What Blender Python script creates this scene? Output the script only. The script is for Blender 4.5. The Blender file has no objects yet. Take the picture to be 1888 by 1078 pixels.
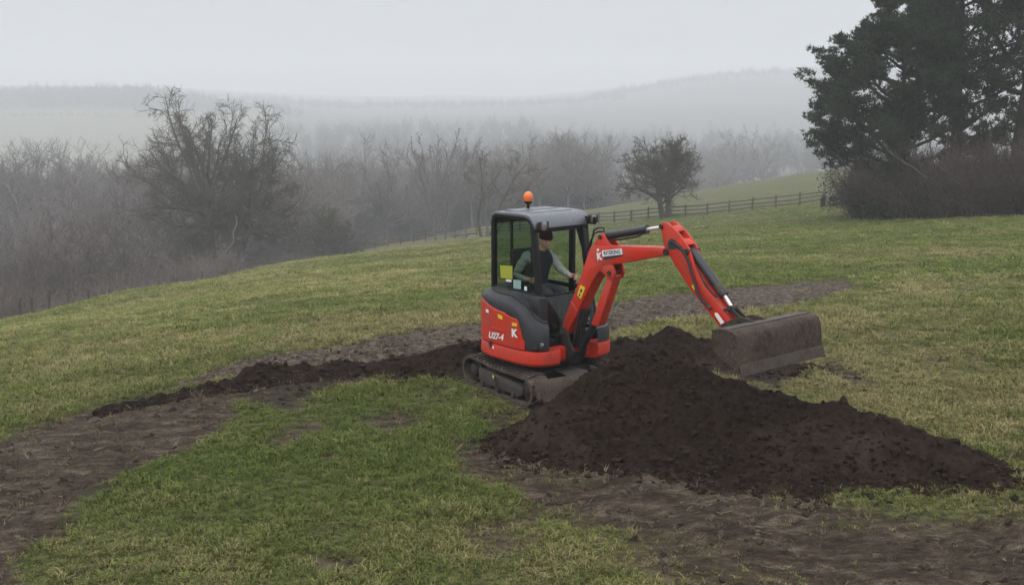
import bpy, bmesh, math, random
import numpy as np
from mathutils import Vector, Matrix

# ------------------------------------------------------------------ camera, sky, sun, exposure
SC = bpy.context.scene
COL = SC.collection
FPX = 2200.0                                   # focal length in pixels of the 1888 px wide photograph
PITCH = math.atan((539 - 150) / FPX)
CAM_H = 4.13
cam_d = bpy.data.cameras.new('camera')
cam_d.sensor_width = 36.0
cam_d.lens = FPX / 1888.0 * 36.0
cam_d.clip_start = 0.1
cam_d.clip_end = 9000.0
cam = bpy.data.objects.new('camera', cam_d)
cam.location = (0, 0, CAM_H)
cam.rotation_euler = (math.pi / 2 - PITCH, 0, 0)
COL.objects.link(cam)
SC.camera = cam

SUN_EL, SUN_AZ = math.radians(52), math.radians(215)     # azimuth clockwise from +Y
world = bpy.data.worlds.new('World')
SC.world = world
world.use_nodes = True
wn, wl = world.node_tree.nodes, world.node_tree.links
wn.clear()
w_out = wn.new('ShaderNodeOutputWorld')
w_bg = wn.new('ShaderNodeBackground')
w_bg.inputs['Strength'].default_value = 0.1
w_sky = wn.new('ShaderNodeTexSky')
w_sky.sky_type = 'NISHITA'
w_sky.sun_disc = False
w_sky.sun_elevation = SUN_EL
w_sky.sun_rotation = SUN_AZ
w_sky.air_density = 1.0
w_sky.dust_density = 6.0
w_hs = wn.new('ShaderNodeHueSaturation')
w_hs.inputs['Saturation'].default_value = 0.15
w_tc = wn.new('ShaderNodeTexCoord')
w_sep = wn.new('ShaderNodeSeparateXYZ')
w_ramp = wn.new('ShaderNodeMapRange')          # overcast sky: luminance (1 + 2 sin e) / 3
w_ramp.inputs['From Min'].default_value = 0.0
w_ramp.inputs['From Max'].default_value = 1.0
w_ramp.inputs['To Min'].default_value = 6.6
w_ramp.inputs['To Max'].default_value = 19.8
w_col = wn.new('ShaderNodeMix'); w_col.data_type = 'RGBA'; w_col.blend_type = 'MULTIPLY'
w_col.inputs[0].default_value = 1.0
w_col.inputs[7].default_value = (0.955, 0.99, 1.05, 1)
w_mix = wn.new('ShaderNodeMix'); w_mix.data_type = 'RGBA'
w_mix.inputs[0].default_value = 0.06
wl.new(w_tc.outputs['Generated'], w_sep.inputs[0])
wl.new(w_sep.outputs['Z'], w_ramp.inputs['Value'])
wl.new(w_ramp.outputs[0], w_col.inputs[6])
wl.new(w_sky.outputs[0], w_hs.inputs['Color'])
wl.new(w_col.outputs[2], w_mix.inputs[6])
wl.new(w_hs.outputs[0], w_mix.inputs[7])
wl.new(w_mix.outputs[2], w_bg.inputs['Color'])
wl.new(w_bg.outputs[0], w_out.inputs['Surface'])

sun_d = bpy.data.lights.new('sun', 'SUN')
sun_d.energy = 0.6
sun_d.angle = math.radians(40)
sun_d.color = (1.0, 0.97, 0.93)
sun = bpy.data.objects.new('sun', sun_d)
sdir = Vector((math.sin(SUN_AZ) * math.cos(SUN_EL), math.cos(SUN_AZ) * math.cos(SUN_EL), math.sin(SUN_EL)))
sun.rotation_euler = sdir.to_track_quat('Z', 'Y').to_euler()
COL.objects.link(sun)

SC.view_settings.view_transform = 'Standard'
SC.view_settings.look = 'None'
SC.view_settings.exposure = 0.0
SC.view_settings.gamma = 1.0
SC.view_settings.use_curve_mapping = False
SC.render.engine = 'CYCLES'
cy = SC.cycles
cy.use_denoising = True
cy.max_bounces = 6
cy.diffuse_bounces = 2
cy.glossy_bounces = 2
cy.transmission_bounces = 3
cy.transparent_max_bounces = 12
cy.volume_bounces = 2
cy.use_adaptive_sampling = True
cy.adaptive_threshold = 0.02
cy.caustics_reflective = False
cy.caustics_refractive = False
SC.render.film_transparent = False

# ------------------------------------------------------------------ helpers: noise, projection
RNG = np.random.default_rng(11)
random.seed(5)

def _hash(ix, iy, seed):
    h = (ix.astype(np.int64) * 374761393 + iy.astype(np.int64) * 668265263 + seed * 974634533) & 0xFFFFFFFF
    h = ((h ^ (h >> 13)) * 1274126177) & 0xFFFFFFFF
    h = ((h ^ (h >> 16)) * 2246822519) & 0xFFFFFFFF
    return ((h ^ (h >> 15)) & 0xFFFFFF) / float(0xFFFFFF)

def vnoise(x, y, seed=0):
    x = np.asarray(x, float); y = np.asarray(y, float)
    ix = np.floor(x); iy = np.floor(y)
    fx = x - ix; fy = y - iy
    u = fx * fx * fx * (fx * (fx * 6 - 15) + 10); v = fy * fy * fy * (fy * (fy * 6 - 15) + 10)
    a = _hash(ix, iy, seed); b = _hash(ix + 1, iy, seed); c = _hash(ix, iy + 1, seed); d = _hash(ix + 1, iy + 1, seed)
    return (a * (1 - u) + b * u) * (1 - v) + (c * (1 - u) + d * u) * v * 1.0

def fbm(x, y, seed=0, octaves=4, gain=0.5):
    s = 0; amp = 1; tot = 0
    for o in range(octaves):
        ca, sa = math.cos(o * 1.3), math.sin(o * 1.3)
        s = s + amp * (vnoise((x * ca - y * sa) * 2 ** o + o * 17.3, (x * sa + y * ca) * 2 ** o - o * 9.1, seed + o) - 0.5)
        tot += amp; amp *= gain
    return s / tot * 2           # about -1..1

def sstep(a, b, x):
    t = np.clip((x - a) / (b - a), 0, 1)
    return t * t * (3 - 2 * t)

FW = np.array([0, math.cos(PITCH), -math.sin(PITCH)])
UP = np.array([0, math.sin(PITCH), math.cos(PITCH)])
RT = np.array([1.0, 0, 0])

def ray(px, py):                                # surveying aid: direction of a sight line from the viewpoint
    d = FW + RT * (px - 944) / FPX + UP * (539 - py) / FPX
    return d / d[1]                             # per metre of distance Y

def sight(px, py, Y):
    d = ray(px, py)
    return np.array([d[0] * Y, Y, CAM_H + d[2] * Y])

# ------------------------------------------------------------------ terrain
def _cp(px, D, z):
    return ((px - 944) / FPX * D, D, z)

CTRL = [(-9, 6, 0.0), (0, 6, 0.0), (9, 6, 0.0), (-6, -12, 0.1), (6, -12, 0.1), (-14, 0, -0.3), (14, 0, 0.2),
        (0, 11, 0.0), (4.5, 11.5, 0.0), (-5, 11, -0.04), (0.4, 15.8, 0.0), (5, 15, 0.03), (-5.5, 14.5, -0.12), (-3, 16.5, -0.03),
        (10, 16, 0.15), (-12, 14, -0.7), (0, 20, -0.12), (4.5, 21, -0.15), (-4, 20, -0.3), (9, 21, 0.0), (0, 25, -0.5), (8, 25, -0.38),
        _cp(0, 20, -0.9), _cp(0, 30, -2.25), _cp(0, 45, -4.95), _cp(200, 40, -3.6), _cp(200, 60, -6.6),
        _cp(400, 40, -3.0), _cp(400, 60, -5.85), _cp(400, 85, -9.75), _cp(480, 105, -12.2), _cp(600, 40, -2.5), _cp(600, 60, -5.2), _cp(600, 90, -9.6), _cp(600, 130, -15.6),
        _cp(800, 60, -4.6), _cp(800, 100, -10.6), _cp(800, 155, -16.5), _cp(944, 40, -1.95), _cp(944, 80, -6.35), _cp(944, 145, -14.0),
        _cp(1250, 40, -1.75), _cp(1250, 80, -5.9), _cp(1250, 123, -9.7), _cp(1470, 50, -2.4), _cp(1470, 80, -5.1), _cp(1470, 117, -7.9),
        _cp(1888, 25, -0.3), _cp(1888, 40, -1.1), _cp(1888, 60, -2.5), _cp(1560, 85, -5.0), (34, 62, -1.8), (34, 90, -4.2), (48, 60, -1.0), (60, 120, -4.5),
        _cp(1570, 170, -9.6), _cp(1570, 230, -12.2), _cp(1300, 160, -11.4), _cp(1300, 220, -15.6), _cp(1100, 165, -13.9), _cp(1100, 210, -18.0),
        _cp(950, 175, -16.6), _cp(950, 210, -20.0), _cp(800, 205, -22.3), _cp(700, 205, -24.5), _cp(650, 165, -19.3),
        _cp(0, 70, -12.5), _cp(0, 110, -21), _cp(0, 200, -30), _cp(200, 100, -17.5), _cp(300, 130, -23), _cp(300, 200, -30), _cp(520, 160, -22), _cp(550, 220, -29),
        _cp(700, 270, -33), _cp(944, 270, -29), _cp(1200, 280, -25), _cp(1450, 290, -20), _cp(1800, 250, -13), _cp(-300, 60, -11), _cp(-400, 200, -31),
        _cp(1100, 330, -38), _cp(1560, 350, -27), _cp(300, 330, -42)]
CT = np.array(CTRL, float)
# work in a compressed distance so that near and far controls weigh alike
def _warp(X, Y):
    Yc = np.maximum(Y, -14) + 20.0
    lg = np.log(Yc / 20.0)
    return np.stack([X / Yc * 3.0, lg * 2.2], -1)
_cw = _warp(CT[:, 0], CT[:, 1])
def _tps(r2):
    return 0.5 * r2 * np.log(r2 + 1e-9)
_n = len(CT)
_K = _tps(((_cw[:, None] - _cw[None]) ** 2).sum(-1)) + np.eye(_n) * 0.004
_Pm = np.concatenate([np.ones((_n, 1)), _cw], 1)
_A = np.zeros((_n + 3, _n + 3)); _A[:_n, :_n] = _K; _A[:_n, _n:] = _Pm; _A[_n:, :_n] = _Pm.T
# height is fitted as an angle below eye level, scaled, to keep relative accuracy
_scl = np.maximum(CT[:, 1], 0) + 15.0
_sol = np.linalg.solve(_A, np.concatenate([CT[:, 2] / _scl, np.zeros(3)]))

def base_z(X, Y):
    X = np.asarray(X, float); Y = np.asarray(Y, float)
    sh = X.shape; X = X.ravel(); Y = Y.ravel(); out = np.empty(len(X))
    for i in range(0, len(X), 40000):
        lim = 0.72 * np.maximum(Y[i:i + 40000], 0) + 14.0      # level out sideways beyond the surveyed ground
        w = _warp(np.clip(X[i:i + 40000], -lim, lim), Y[i:i + 40000])
        k = _tps(((w[:, None] - _cw[None]) ** 2).sum(-1))
        out[i:i + 40000] = (k @ _sol[:_n] + _sol[_n] + w @ _sol[_n + 1:]) * (np.maximum(Y[i:i + 40000], 0) + 15.0)
    a = X / np.maximum(Y, 30)
    L = np.interp(Y, [300, 480, 760, 1020, 1260, 1320, 1410, 1700, 2900], [-40, -52, -64, -57, -34, -29, -13, -8, -8])
    Cc = np.interp(Y, [300, 420, 800, 1100, 1400, 1800, 2900], [-34, -48, -47, -41, -39, -36, -34])
    R = np.interp(Y, [300, 420, 700, 1100, 1500, 1900, 2200, 2900], [-24, -38, -48, -46, -22, 14, 20, 20])
    wl_ = 1 - sstep(-0.33, -0.12, a); wr = sstep(-0.02, 0.24, a)
    far = L * wl_ + R * wr + Cc * (1 - wl_ - wr)
    far = far + fbm(X / 160.0, Y / 160.0, 71, 3) * 4.0 * sstep(380, 600, Y)
    t = sstep(290, 430, Y)
    return (out * (1 - t) + far * t).reshape(sh)

_DS = np.concatenate([np.linspace(6, 60, 700), np.geomspace(60.2, 600, 700)])
def ground_at(px, py):
    """where the sight line through a photo pixel meets the bare terrain"""
    d = ray(px, py)
    z = CAM_H + d[2] * _DS
    g = base_z(d[0] * _DS, _DS)
    k = np.argmax(z < g)
    if z[k] >= g[k]:
        k = len(_DS) - 1
    D = _DS[k]
    if k > 0:
        e0 = z[k - 1] - g[k - 1]; e1 = z[k] - g[k]
        D = _DS[k - 1] + (_DS[k] - _DS[k - 1]) * e0 / (e0 - e1 + 1e-12)
    return np.array([d[0] * D, D])

def poly_sdf(pts, X, Y):
    """signed distance to a polygon, positive inside"""
    P = np.array(pts); N = len(P)
    d2 = np.full(X.shape, 1e18); ins = np.zeros(X.shape, bool)
    for i in range(N):
        a = P[i]; b = P[(i + 1) % N]; e = b - a
        t = np.clip(((X - a[0]) * e[0] + (Y - a[1]) * e[1]) / (e @ e + 1e-12), 0, 1)
        d2 = np.minimum(d2, (X - a[0] - t * e[0]) ** 2 + (Y - a[1] - t * e[1]) ** 2)
        cond = ((a[1] > Y) != (b[1] > Y)) & (X < (b[0] - a[0]) * (Y - a[1]) / (b[1] - a[1] + 1e-12) + a[0])
        ins ^= cond
    return np.where(ins, 1, -1) * np.sqrt(d2)

def gpoly(pts):
    return [ground_at(*p) for p in pts]

# scraped and churned ground, and the bucket's painted shadow: outlines on the terrain
MUD = {
    'lane': gpoly([(-160, 880), (0, 812), (60, 786), (130, 764), (200, 742), (300, 722), (420, 704), (520, 690), (600, 690), (560, 712), (470, 730), (425, 748), (405, 785), (350, 822), (270, 850), (215, 882), (165, 915),
                   (110, 945), (128, 985), (70, 1010), (35, 1060), (0, 1110), (-200, 1150)]),
    'strip': gpoly([(200, 742), (330, 705), (430, 678), (500, 655), (600, 640), (700, 622), (800, 606), (900, 592), (1010, 578), (1120, 560), (1230, 545), (1350, 533), (1470, 522), (1545, 519), (1580, 528), (1520, 545),
                    (1430, 562), (1330, 578), (1230, 590), (1120, 612), (1000, 640), (880, 660), (760, 668), (640, 676), (500, 682), (380, 705)]),
    'yard': gpoly([(835, 822), (960, 800), (1060, 800), (1150, 830), (1280, 840), (1450, 865), (1530, 905), (1560, 935), (1700, 950), (1850, 945), (2050, 930), (2100, 1200), (1300, 1200), (1240, 1078), (1170, 1010),
                   (1075, 965), (990, 935), (920, 900), (850, 865)]),
    'behind': gpoly([(1110, 640), (1180, 622), (1330, 625), (1400, 640), (1480, 690), (1440, 720), (1330, 690), (1200, 680), (1080, 690), (900, 690), (880, 650)]),
    'spread': gpoly([(832, 816), (900, 800), (965, 778), (1030, 745), (1130, 700), (1400, 760), (1400, 880), (1150, 882), (1060, 845), (960, 818)]),
    'scar': gpoly([(505, 812), (545, 793), (580, 785), (570, 805), (520, 828)]),
    'scar2': gpoly([(680, 772), (730, 762), (760, 775), (720, 790)]),
    'bucket_shadow': gpoly([(1500, 668), (1540, 664), (1590, 690), (1605, 708), (1560, 700)]),  # shadow on the ground below the bucket, painted in as a brown patch
    'scar4': gpoly([(440, 730), (560, 702), (640, 692), (710, 690), (630, 714), (545, 750), (490, 750)]),
    'scar5': gpoly([(925, 745), (985, 735), (985, 765), (930, 790), (890, 778)]),
}

def masks(X, Y):
    """mud (scraped brown, and the painted bucket shadow), dark (fresh dark soil), grey (dry stony scrape)"""
    X = np.asarray(X, float); Y = np.asarray(Y, float)
    near = (Y < 30) & (np.abs(X) < 16)
    x = X[near]; y = Y[near]
    j = fbm(x / 0.45, y / 0.45, 3, 4) * 0.22 + fbm(x / 1.6, y / 1.6, 9, 3) * 0.16
    def m(key, soft=0.16, off=0.0):
        return sstep(-soft, soft, poly_sdf(MUD[key], x, y) + j + off)
    mud = np.maximum.reduce([m('lane'), m('yard', 0.3), m('strip', 0.14), m('behind')])
    for k in ('scar', 'scar2', 'bucket_shadow', 'scar4', 'scar5'):
        mud = np.maximum(mud, 0.9 * m(k, 0.16, 0.08))
    # straggling bare patches
    pt = fbm(x / 0.7 + 3, y / 0.7, 41, 4)
    mud = np.maximum(mud, sstep(0.42, 0.62, pt) * 0.75 * sstep(19, 15, y))
    # surviving green in the muddy yard
    gr = fbm(x / 0.55, y / 0.4, 57, 4)
    keep = sstep(0.12, 0.45, gr)
    yd = m('yard', 0.3)
    mud = mud * (1 - 0.18 * keep * sstep(0.2, 0.7, yd))
    dark = np.maximum(m('behind', 0.2), m('spread', 0.15, -0.02))
    dark = np.maximum(dark, 0.8 * m('scar4', 0.2, 0.0))
    grey = m('strip', 0.2, -0.05) * (1 - dark)
    M_ = np.zeros(X.shape); Dk = np.zeros(X.shape); Gy = np.zeros(X.shape)
    M_[near] = np.maximum(mud, dark); Dk[near] = dark; Gy[near] = grey
    return M_, Dk, Gy

def ground_z(X, Y, mk=None):
    X = np.asarray(X, float); Y = np.asarray(Y, float)
    z = base_z(X, Y)
    far = sstep(10, 60, Y)
    z = z + fbm(X / 1.9, Y / 1.9, 21, 4) * 0.045 * sstep(420, 120, Y) + fbm(X / 11.0, Y / 11.0, 25, 3) * 0.16 * far * sstep(300, 130, Y)
    if mk is None:
        mk = masks(X, Y)
    mud, dark, grey = mk
    near = mud > 0.01
    if near.any():
        x = X[near]; y = Y[near]
        rut = fbm((x * 0.8 + y * 0.6) / 0.22, (x * 0.6 - y * 0.8) / 1.5, 31, 4)        # smears along the machine's runs
        lump = fbm(x / 0.16, y / 0.16, 35, 4)
        dz = -0.035 + 0.012 * rut + 0.034 * lump + 0.05 * fbm(x / 0.7, y / 0.7, 33, 3)
        dz = dz + grey[near] * (fbm((x * 0.95 - y * 0.3) / 0.6, (x * 0.3 + y * 0.95) / 0.28, 39, 4) * 0.09 + 0.03)
        dz = dz + dark[near] * 0.03
        z[near] += dz * mud[near]
    return z

# ------------------------------------------------------------------ helpers: materials
def new_mat(name):
    m = bpy.data.materials.new(name); m.use_nodes = True
    nt = m.node_tree; nt.nodes.clear()
    out = nt.nodes.new('ShaderNodeOutputMaterial')
    b = nt.nodes.new('ShaderNodeBsdfPrincipled')
    nt.links.new(b.outputs[0], out.inputs['Surface'])
    return m, nt, b, out

def node(nt, typ, **kw):
    n = nt.nodes.new(typ)
    for k, v in kw.items():
        setattr(n, k, v)
    return n

def noise(nt, scale, detail=4, rough=0.55, vec=None, dist=0.0):
    n = node(nt, 'ShaderNodeTexNoise')
    n.inputs['Scale'].default_value = scale; n.inputs['Detail'].default_value = detail
    n.inputs['Roughness'].default_value = rough; n.inputs['Distortion'].default_value = dist
    if vec is not None:
        nt.links.new(vec, n.inputs['Vector'])
    return n

def ramp(nt, src, stops):
    r = node(nt, 'ShaderNodeValToRGB')
    el = r.color_ramp.elements
    while len(el) < len(stops):
        el.new(0.5)
    for e, (p, c) in zip(el, stops):
        e.position = p; e.color = c if len(c) == 4 else (*c, 1)
    nt.links.new(src, r.inputs[0])
    return r

def mixc(nt, fac, a, b, mode='MIX'):
    n = node(nt, 'ShaderNodeMix', data_type='RGBA', blend_type=mode)
    for s, i in ((fac, 0), (a, 6), (b, 7)):
        if isinstance(s, (int, float)):
            n.inputs[i].default_value = s
        elif isinstance(s, tuple):
            n.inputs[i].default_value = (*s, 1) if len(s) == 3 else s
        else:
            nt.links.new(s, n.inputs[i])
    return n.outputs[2]

def bump(nt, b, h, strength=0.3, dist=0.02):
    n = node(nt, 'ShaderNodeBump')
    n.inputs['Strength'].default_value = strength; n.inputs['Distance'].default_value = dist
    nt.links.new(h, n.inputs['Height']); nt.links.new(n.outputs[0], b.inputs['Normal'])

def attr(nt, name, typ='GEOMETRY'):
    return node(nt, 'ShaderNodeAttribute', attribute_name=name, attribute_type=typ)

def objco(nt):
    return node(nt, 'ShaderNodeTexCoord').outputs['Object']

def paint(name, col, rough=0.45, metal=0.0, dirt=0.25, dirtcol=(0.09, 0.065, 0.05), scale=6.0, coat=0.0, spec=0.5, grime=0.0, splat=0.0):
    m, nt, b, _ = new_mat(name)
    co = objco(nt)
    n1 = noise(nt, scale, 6, 0.65, co); n2 = noise(nt, scale * 7, 4, 0.6, co)
    f = node(nt, 'ShaderNodeMath', operation='MULTIPLY'); nt.links.new(n1.outputs[0], f.inputs[0]); nt.links.new(n2.outputs[0], f.inputs[1])
    r = ramp(nt, f.outputs[0], [(0.20, (grime,) * 3), (0.46, (dirt + grime,) * 3)])
    c = mixc(nt, r.outputs[0], col, dirtcol)
    if splat:                                                   # dried mud splashes, in patches
        n3 = noise(nt, 38, 3, 0.5, co); n4 = noise(nt, 2.6, 3, 0.6, co)
        g_ = node(nt, 'ShaderNodeMath', operation='MULTIPLY_ADD'); nt.links.new(n4.outputs[0], g_.inputs[0]); g_.inputs[1].default_value = 0.5; nt.links.new(n3.outputs[0], g_.inputs[2])
        r2 = ramp(nt, g_.outputs[0], [(0.86, (0, 0, 0)), (0.93, (splat,) * 3)])
        c = mixc(nt, r2.outputs[0], c, (0.13, 0.092, 0.066))
    nt.links.new(c, b.inputs['Base Color'])
    rr = ramp(nt, n1.outputs[0], [(0.3, (max(rough - 0.1, 0.05),) * 3), (0.7, (min(rough + 0.18, 1),) * 3)])
    nt.links.new(rr.outputs[0], b.inputs['Roughness'])
    b.inputs['Metallic'].default_value = metal
    b.inputs['Coat Weight'].default_value = coat
    b.inputs['Coat Roughness'].default_value = 0.15
    b.inputs['Specular IOR Level'].default_value = spec
    bump(nt, b, n2.outputs[0], 0.06, 0.004)
    return m

MT = {}
MT['orange'] = paint('orange_paint', (0.60, 0.030, 0.011), 0.40, 0, 0.65, splat=0.7, coat=0.08, spec=0.32)
MT['black'] = paint('black_frame_paint', (0.006, 0.0065, 0.008), 0.45, 0, 0.06, spec=0.28)
MT['plastic'] = paint('charcoal_plastic', (0.022, 0.023, 0.027), 0.5, 0, 0.16, spec=0.35, splat=0.45)
MT['roofgrey'] = paint('grey_roof_paint', (0.125, 0.13, 0.145), 0.33, 0, 0.25, dirtcol=(0.08, 0.075, 0.07))
MT['steel'] = paint('dirty_steel', (0.030, 0.027, 0.026), 0.6, 0.2, 0.6, spec=0.3)
MT['bucket'] = paint('muddy_bucket_steel', (0.068, 0.050, 0.039), 0.68, 0.0, 1.0, dirtcol=(0.018, 0.0120, 0.009), scale=2.2, spec=0.12, splat=0.8)
MT['edge'] = paint('worn_edge_steel', (0.085, 0.066, 0.053), 0.6, 0.1, 0.9, dirtcol=(0.030, 0.021, 0.016), spec=0.25, splat=0.7)
MT['chrome'] = paint('chrome_rod', (0.80, 0.80, 0.80), 0.28, 0.6, 0.1)
MT['cyl'] = paint('cylinder_black', (0.016, 0.018, 0.024), 0.38, 0, 0.2)
MT['rubber'] = paint('muddy_rubber', (0.022, 0.019, 0.018), 0.85, 0, 1.0, dirtcol=(0.135, 0.100, 0.078), scale=4.0, grime=0.28, spec=0.2)
MT['tframe'] = paint('grey_track_frame', (0.052, 0.048, 0.046), 0.6, 0, 0.8, spec=0.3, splat=0.9)
MT['hose'] = paint('hose_rubber', (0.014, 0.014, 0.015), 0.6, 0, 0.1)
MT['white'] = paint('white_vinyl', (0.78, 0.78, 0.76), 0.5, 0, 0.1)
MT['yellow'] = paint('yellow_vinyl', (0.72, 0.56, 0.03), 0.5, 0, 0.1)
MT['ygreen'] = paint('yellow_green_sheet', (0.36, 0.37, 0.025), 0.55, 0, 0.1)
MT['teal'] = paint('pale_teal_sheet', (0.26, 0.40, 0.38), 0.55, 0, 0.1)
MT['ink_and_hole'] = paint('black_ink_and_hole', (0.02, 0.025, 0.03), 0.5, 0, 0.05)
MT['lens'] = paint('lamp_lens', (0.30, 0.30, 0.29), 0.15, 0.5, 0.1)
MT['amber'] = paint('amber_beacon', (0.85, 0.17, 0.02), 0.22, 0, 0.05, coat=0.5)
MT['seat'] = paint('black_seat', (0.014, 0.014, 0.015), 0.7, 0, 0.1)
MT['skin'] = paint('skin', (0.62, 0.36, 0.27), 0.55, 0, 0.1, dirtcol=(0.30, 0.13, 0.10))
MT['shirt'] = paint('grey_green_sweatshirt', (0.34, 0.37, 0.34), 0.9, 0, 0.15, dirtcol=(0.2, 0.25, 0.23))
MT['gilet'] = paint('dark_quilted_gilet', (0.020, 0.021, 0.027), 0.75, 0, 0.1, spec=0.2)
MT['trousers'] = paint('dark_work_trousers', (0.025, 0.027, 0.032), 0.9, 0, 0.2)
MT['beanie'] = paint('dark_red_beanie', (0.045, 0.010, 0.012), 0.95, 0, 0.1)
MT['eye'] = paint('dark_eye', (0.02, 0.015, 0.012), 0.3, 0, 0.0)
MT['hair'] = paint('dark_hair', (0.025, 0.018, 0.014), 0.7, 0, 0.0)

def glass_mat():
    m = bpy.data.materials.new('tinted_cab_glass'); m.use_nodes = True
    nt = m.node_tree; nt.nodes.clear()
    out = nt.nodes.new('ShaderNodeOutputMaterial')
    tr = nt.nodes.new('ShaderNodeBsdfTransparent'); tr.inputs[0].default_value = (0.50, 0.60, 0.54, 1)
    gl = nt.nodes.new('ShaderNodeBsdfGlossy'); gl.inputs['Roughness'].default_value = 0.03
    lw = nt.nodes.new('ShaderNodeLayerWeight'); lw.inputs['Blend'].default_value = 0.5
    fr = nt.nodes.new('ShaderNodeMapRange'); fr.inputs['From Min'].default_value = 0.45; fr.inputs['To Min'].default_value = 0.05; fr.inputs['To Max'].default_value = 0.45
    nt.links.new(lw.outputs['Facing'], fr.inputs['Value'])
    mx = nt.nodes.new('ShaderNodeMixShader')
    nt.links.new(fr.outputs[0], mx.inputs[0]); nt.links.new(tr.outputs[0], mx.inputs[1]); nt.links.new(gl.outputs[0], mx.inputs[2])
    nt.links.new(mx.outputs[0], out.inputs['Surface'])
    return m
MT['glass'] = glass_mat()

def soil_mat(name, c1, c2, c3=None):
    m, nt, b, _ = new_mat(name)
    co = objco(nt)
    n1 = noise(nt, 1.1, 5, 0.6, co); n2 = noise(nt, 14, 6, 0.7, co); n3 = noise(nt, 70, 4, 0.7, co)
    r = ramp(nt, n2.outputs[0], [(0.36, c1), (0.65, c2)])
    c = r.outputs[0]
    if c3:
        r3 = ramp(nt, n1.outputs[0], [(0.52, (0, 0, 0)), (0.68, (0.6, 0.6, 0.6))])
        c = mixc(nt, r3.outputs[0], c, c3)
    nt.links.new(c, b.inputs['Base Color'])
    b.inputs['Roughness'].default_value = 0.95
    b.inputs['Specular IOR Level'].default_value = 0.08
    h = node(nt, 'ShaderNodeMath', operation='ADD'); nt.links.new(n2.outputs[0], h.inputs[0]); nt.links.new(n3.outputs[0], h.inputs[1])
    bump(nt, b, h.outputs[0], 0.9, 0.03)
    return m
MT['soil'] = soil_mat('dark_topsoil', (0.010, 0.0062, 0.0043), (0.037, 0.0236, 0.0166), (0.064, 0.045, 0.033))
MT['clod'] = soil_mat('soil_clods', (0.017, 0.0108, 0.0077), (0.052, 0.0335, 0.0240))
MT['lump'] = None

def ground_mat():
    m, nt, b, _ = new_mat('pasture_ground')
    co = objco(nt)
    sepc = node(nt, 'ShaderNodeSeparateXYZ'); nt.links.new(co, sepc.inputs[0])
    nbig = noise(nt, 0.16, 4, 0.6, co); nmid = noise(nt, 0.9, 5, 0.65, co); nfine = noise(nt, 9, 5, 0.7, co); nvf = noise(nt, 45, 3, 0.7, co)
    g = ramp(nt, nfine.outputs[0], [(0.38, (0.024, 0.026, 0.008)), (0.5, (0.078, 0.086, 0.022)), (0.62, (0.150, 0.150, 0.050))])
    straw = ramp(nt, nfine.outputs[0], [(0.36, (0.055, 0.042, 0.018)), (0.62, (0.195, 0.158, 0.068))])
    sm = node(nt, 'ShaderNodeMath', operation='MULTIPLY_ADD'); nt.links.new(nmid.outputs[0], sm.inputs[0]); sm.inputs[1].default_value = 0.62
    nt.links.new(nbig.outputs[0], sm.inputs[2])
    at_dry = attr(nt, 'dry')
    sm2 = node(nt, 'ShaderNodeMath', operation='ADD'); nt.links.new(sm.outputs[0], sm2.inputs[0]); nt.links.new(at_dry.outputs['Fac'], sm2.inputs[1])
    sr = ramp(nt, sm2.outputs[0], [(0.76, (0, 0, 0)), (1.05, (0.8, 0.8, 0.8))])
    c = mixc(nt, sr.outputs[0], g.outputs[0], straw.outputs[0])
    # leaf litter under the woods
    wood = ramp(nt, nmid.outputs[0], [(0.3, (0.045, 0.034, 0.025)), (0.7, (0.085, 0.066, 0.046))])
    c = mixc(nt, attr(nt, 'wood').outputs['Fac'], c, wood.outputs[0])
    # scraped mud, streaked along the runs
    mp = node(nt, 'ShaderNodeMapping'); mp.inputs['Rotation'].default_value = (0, 0, math.radians(-28)); mp.inputs['Scale'].default_value = (0.8, 1.9, 1)
    nt.links.new(co, mp.inputs['Vector'])
    ns = noise(nt, 2.6, 9, 0.80, mp.outputs[0], 0.25)
    md = ramp(nt, ns.outputs[0], [(0.38, (0.020, 0.0120, 0.0068)), (0.46, (0.052, 0.033, 0.0195)), (0.53, (0.096, 0.067, 0.043)), (0.62, (0.205, 0.160, 0.116))])
    fr_ = ramp(nt, nvf.outputs[0], [(0.38, (0.6, 0.6, 0.6)), (0.60, (0.0, 0.0, 0.0))])
    md2 = mixc(nt, fr_.outputs[0], md.outputs[0], (0.026, 0.017, 0.012))
    gy = ramp(nt, nfine.outputs[0], [(0.37, (0.034, 0.023, 0.015)), (0.5, (0.098, 0.072, 0.052)), (0.63, (0.180, 0.142, 0.112))])
    md3 = mixc(nt, attr(nt, 'grey').outputs['Fac'], md2, gy.outputs[0])
    dk = ramp(nt, nfine.outputs[0], [(0.36, (0.012, 0.0070, 0.0048)), (0.64, (0.044, 0.0270, 0.0185))])
    md4 = mixc(nt, attr(nt, 'dark').outputs['Fac'], md3, dk.outputs[0])
    c = mixc(nt, attr(nt, 'mud').outputs['Fac'], c, md4)
    nt.links.new(c, b.inputs['Base Color'])
    b.inputs['Roughness'].default_value = 0.9
    b.inputs['Specular IOR Level'].default_value = 0.2
    h = node(nt, 'ShaderNodeMath', operation='ADD'); nt.links.new(nfine.outputs[0], h.inputs[0]); nt.links.new(nvf.outputs[0], h.inputs[1])
    bump(nt, b, h.outputs[0], 1.0, 0.05)
    return m
MT['ground'] = ground_mat()

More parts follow.
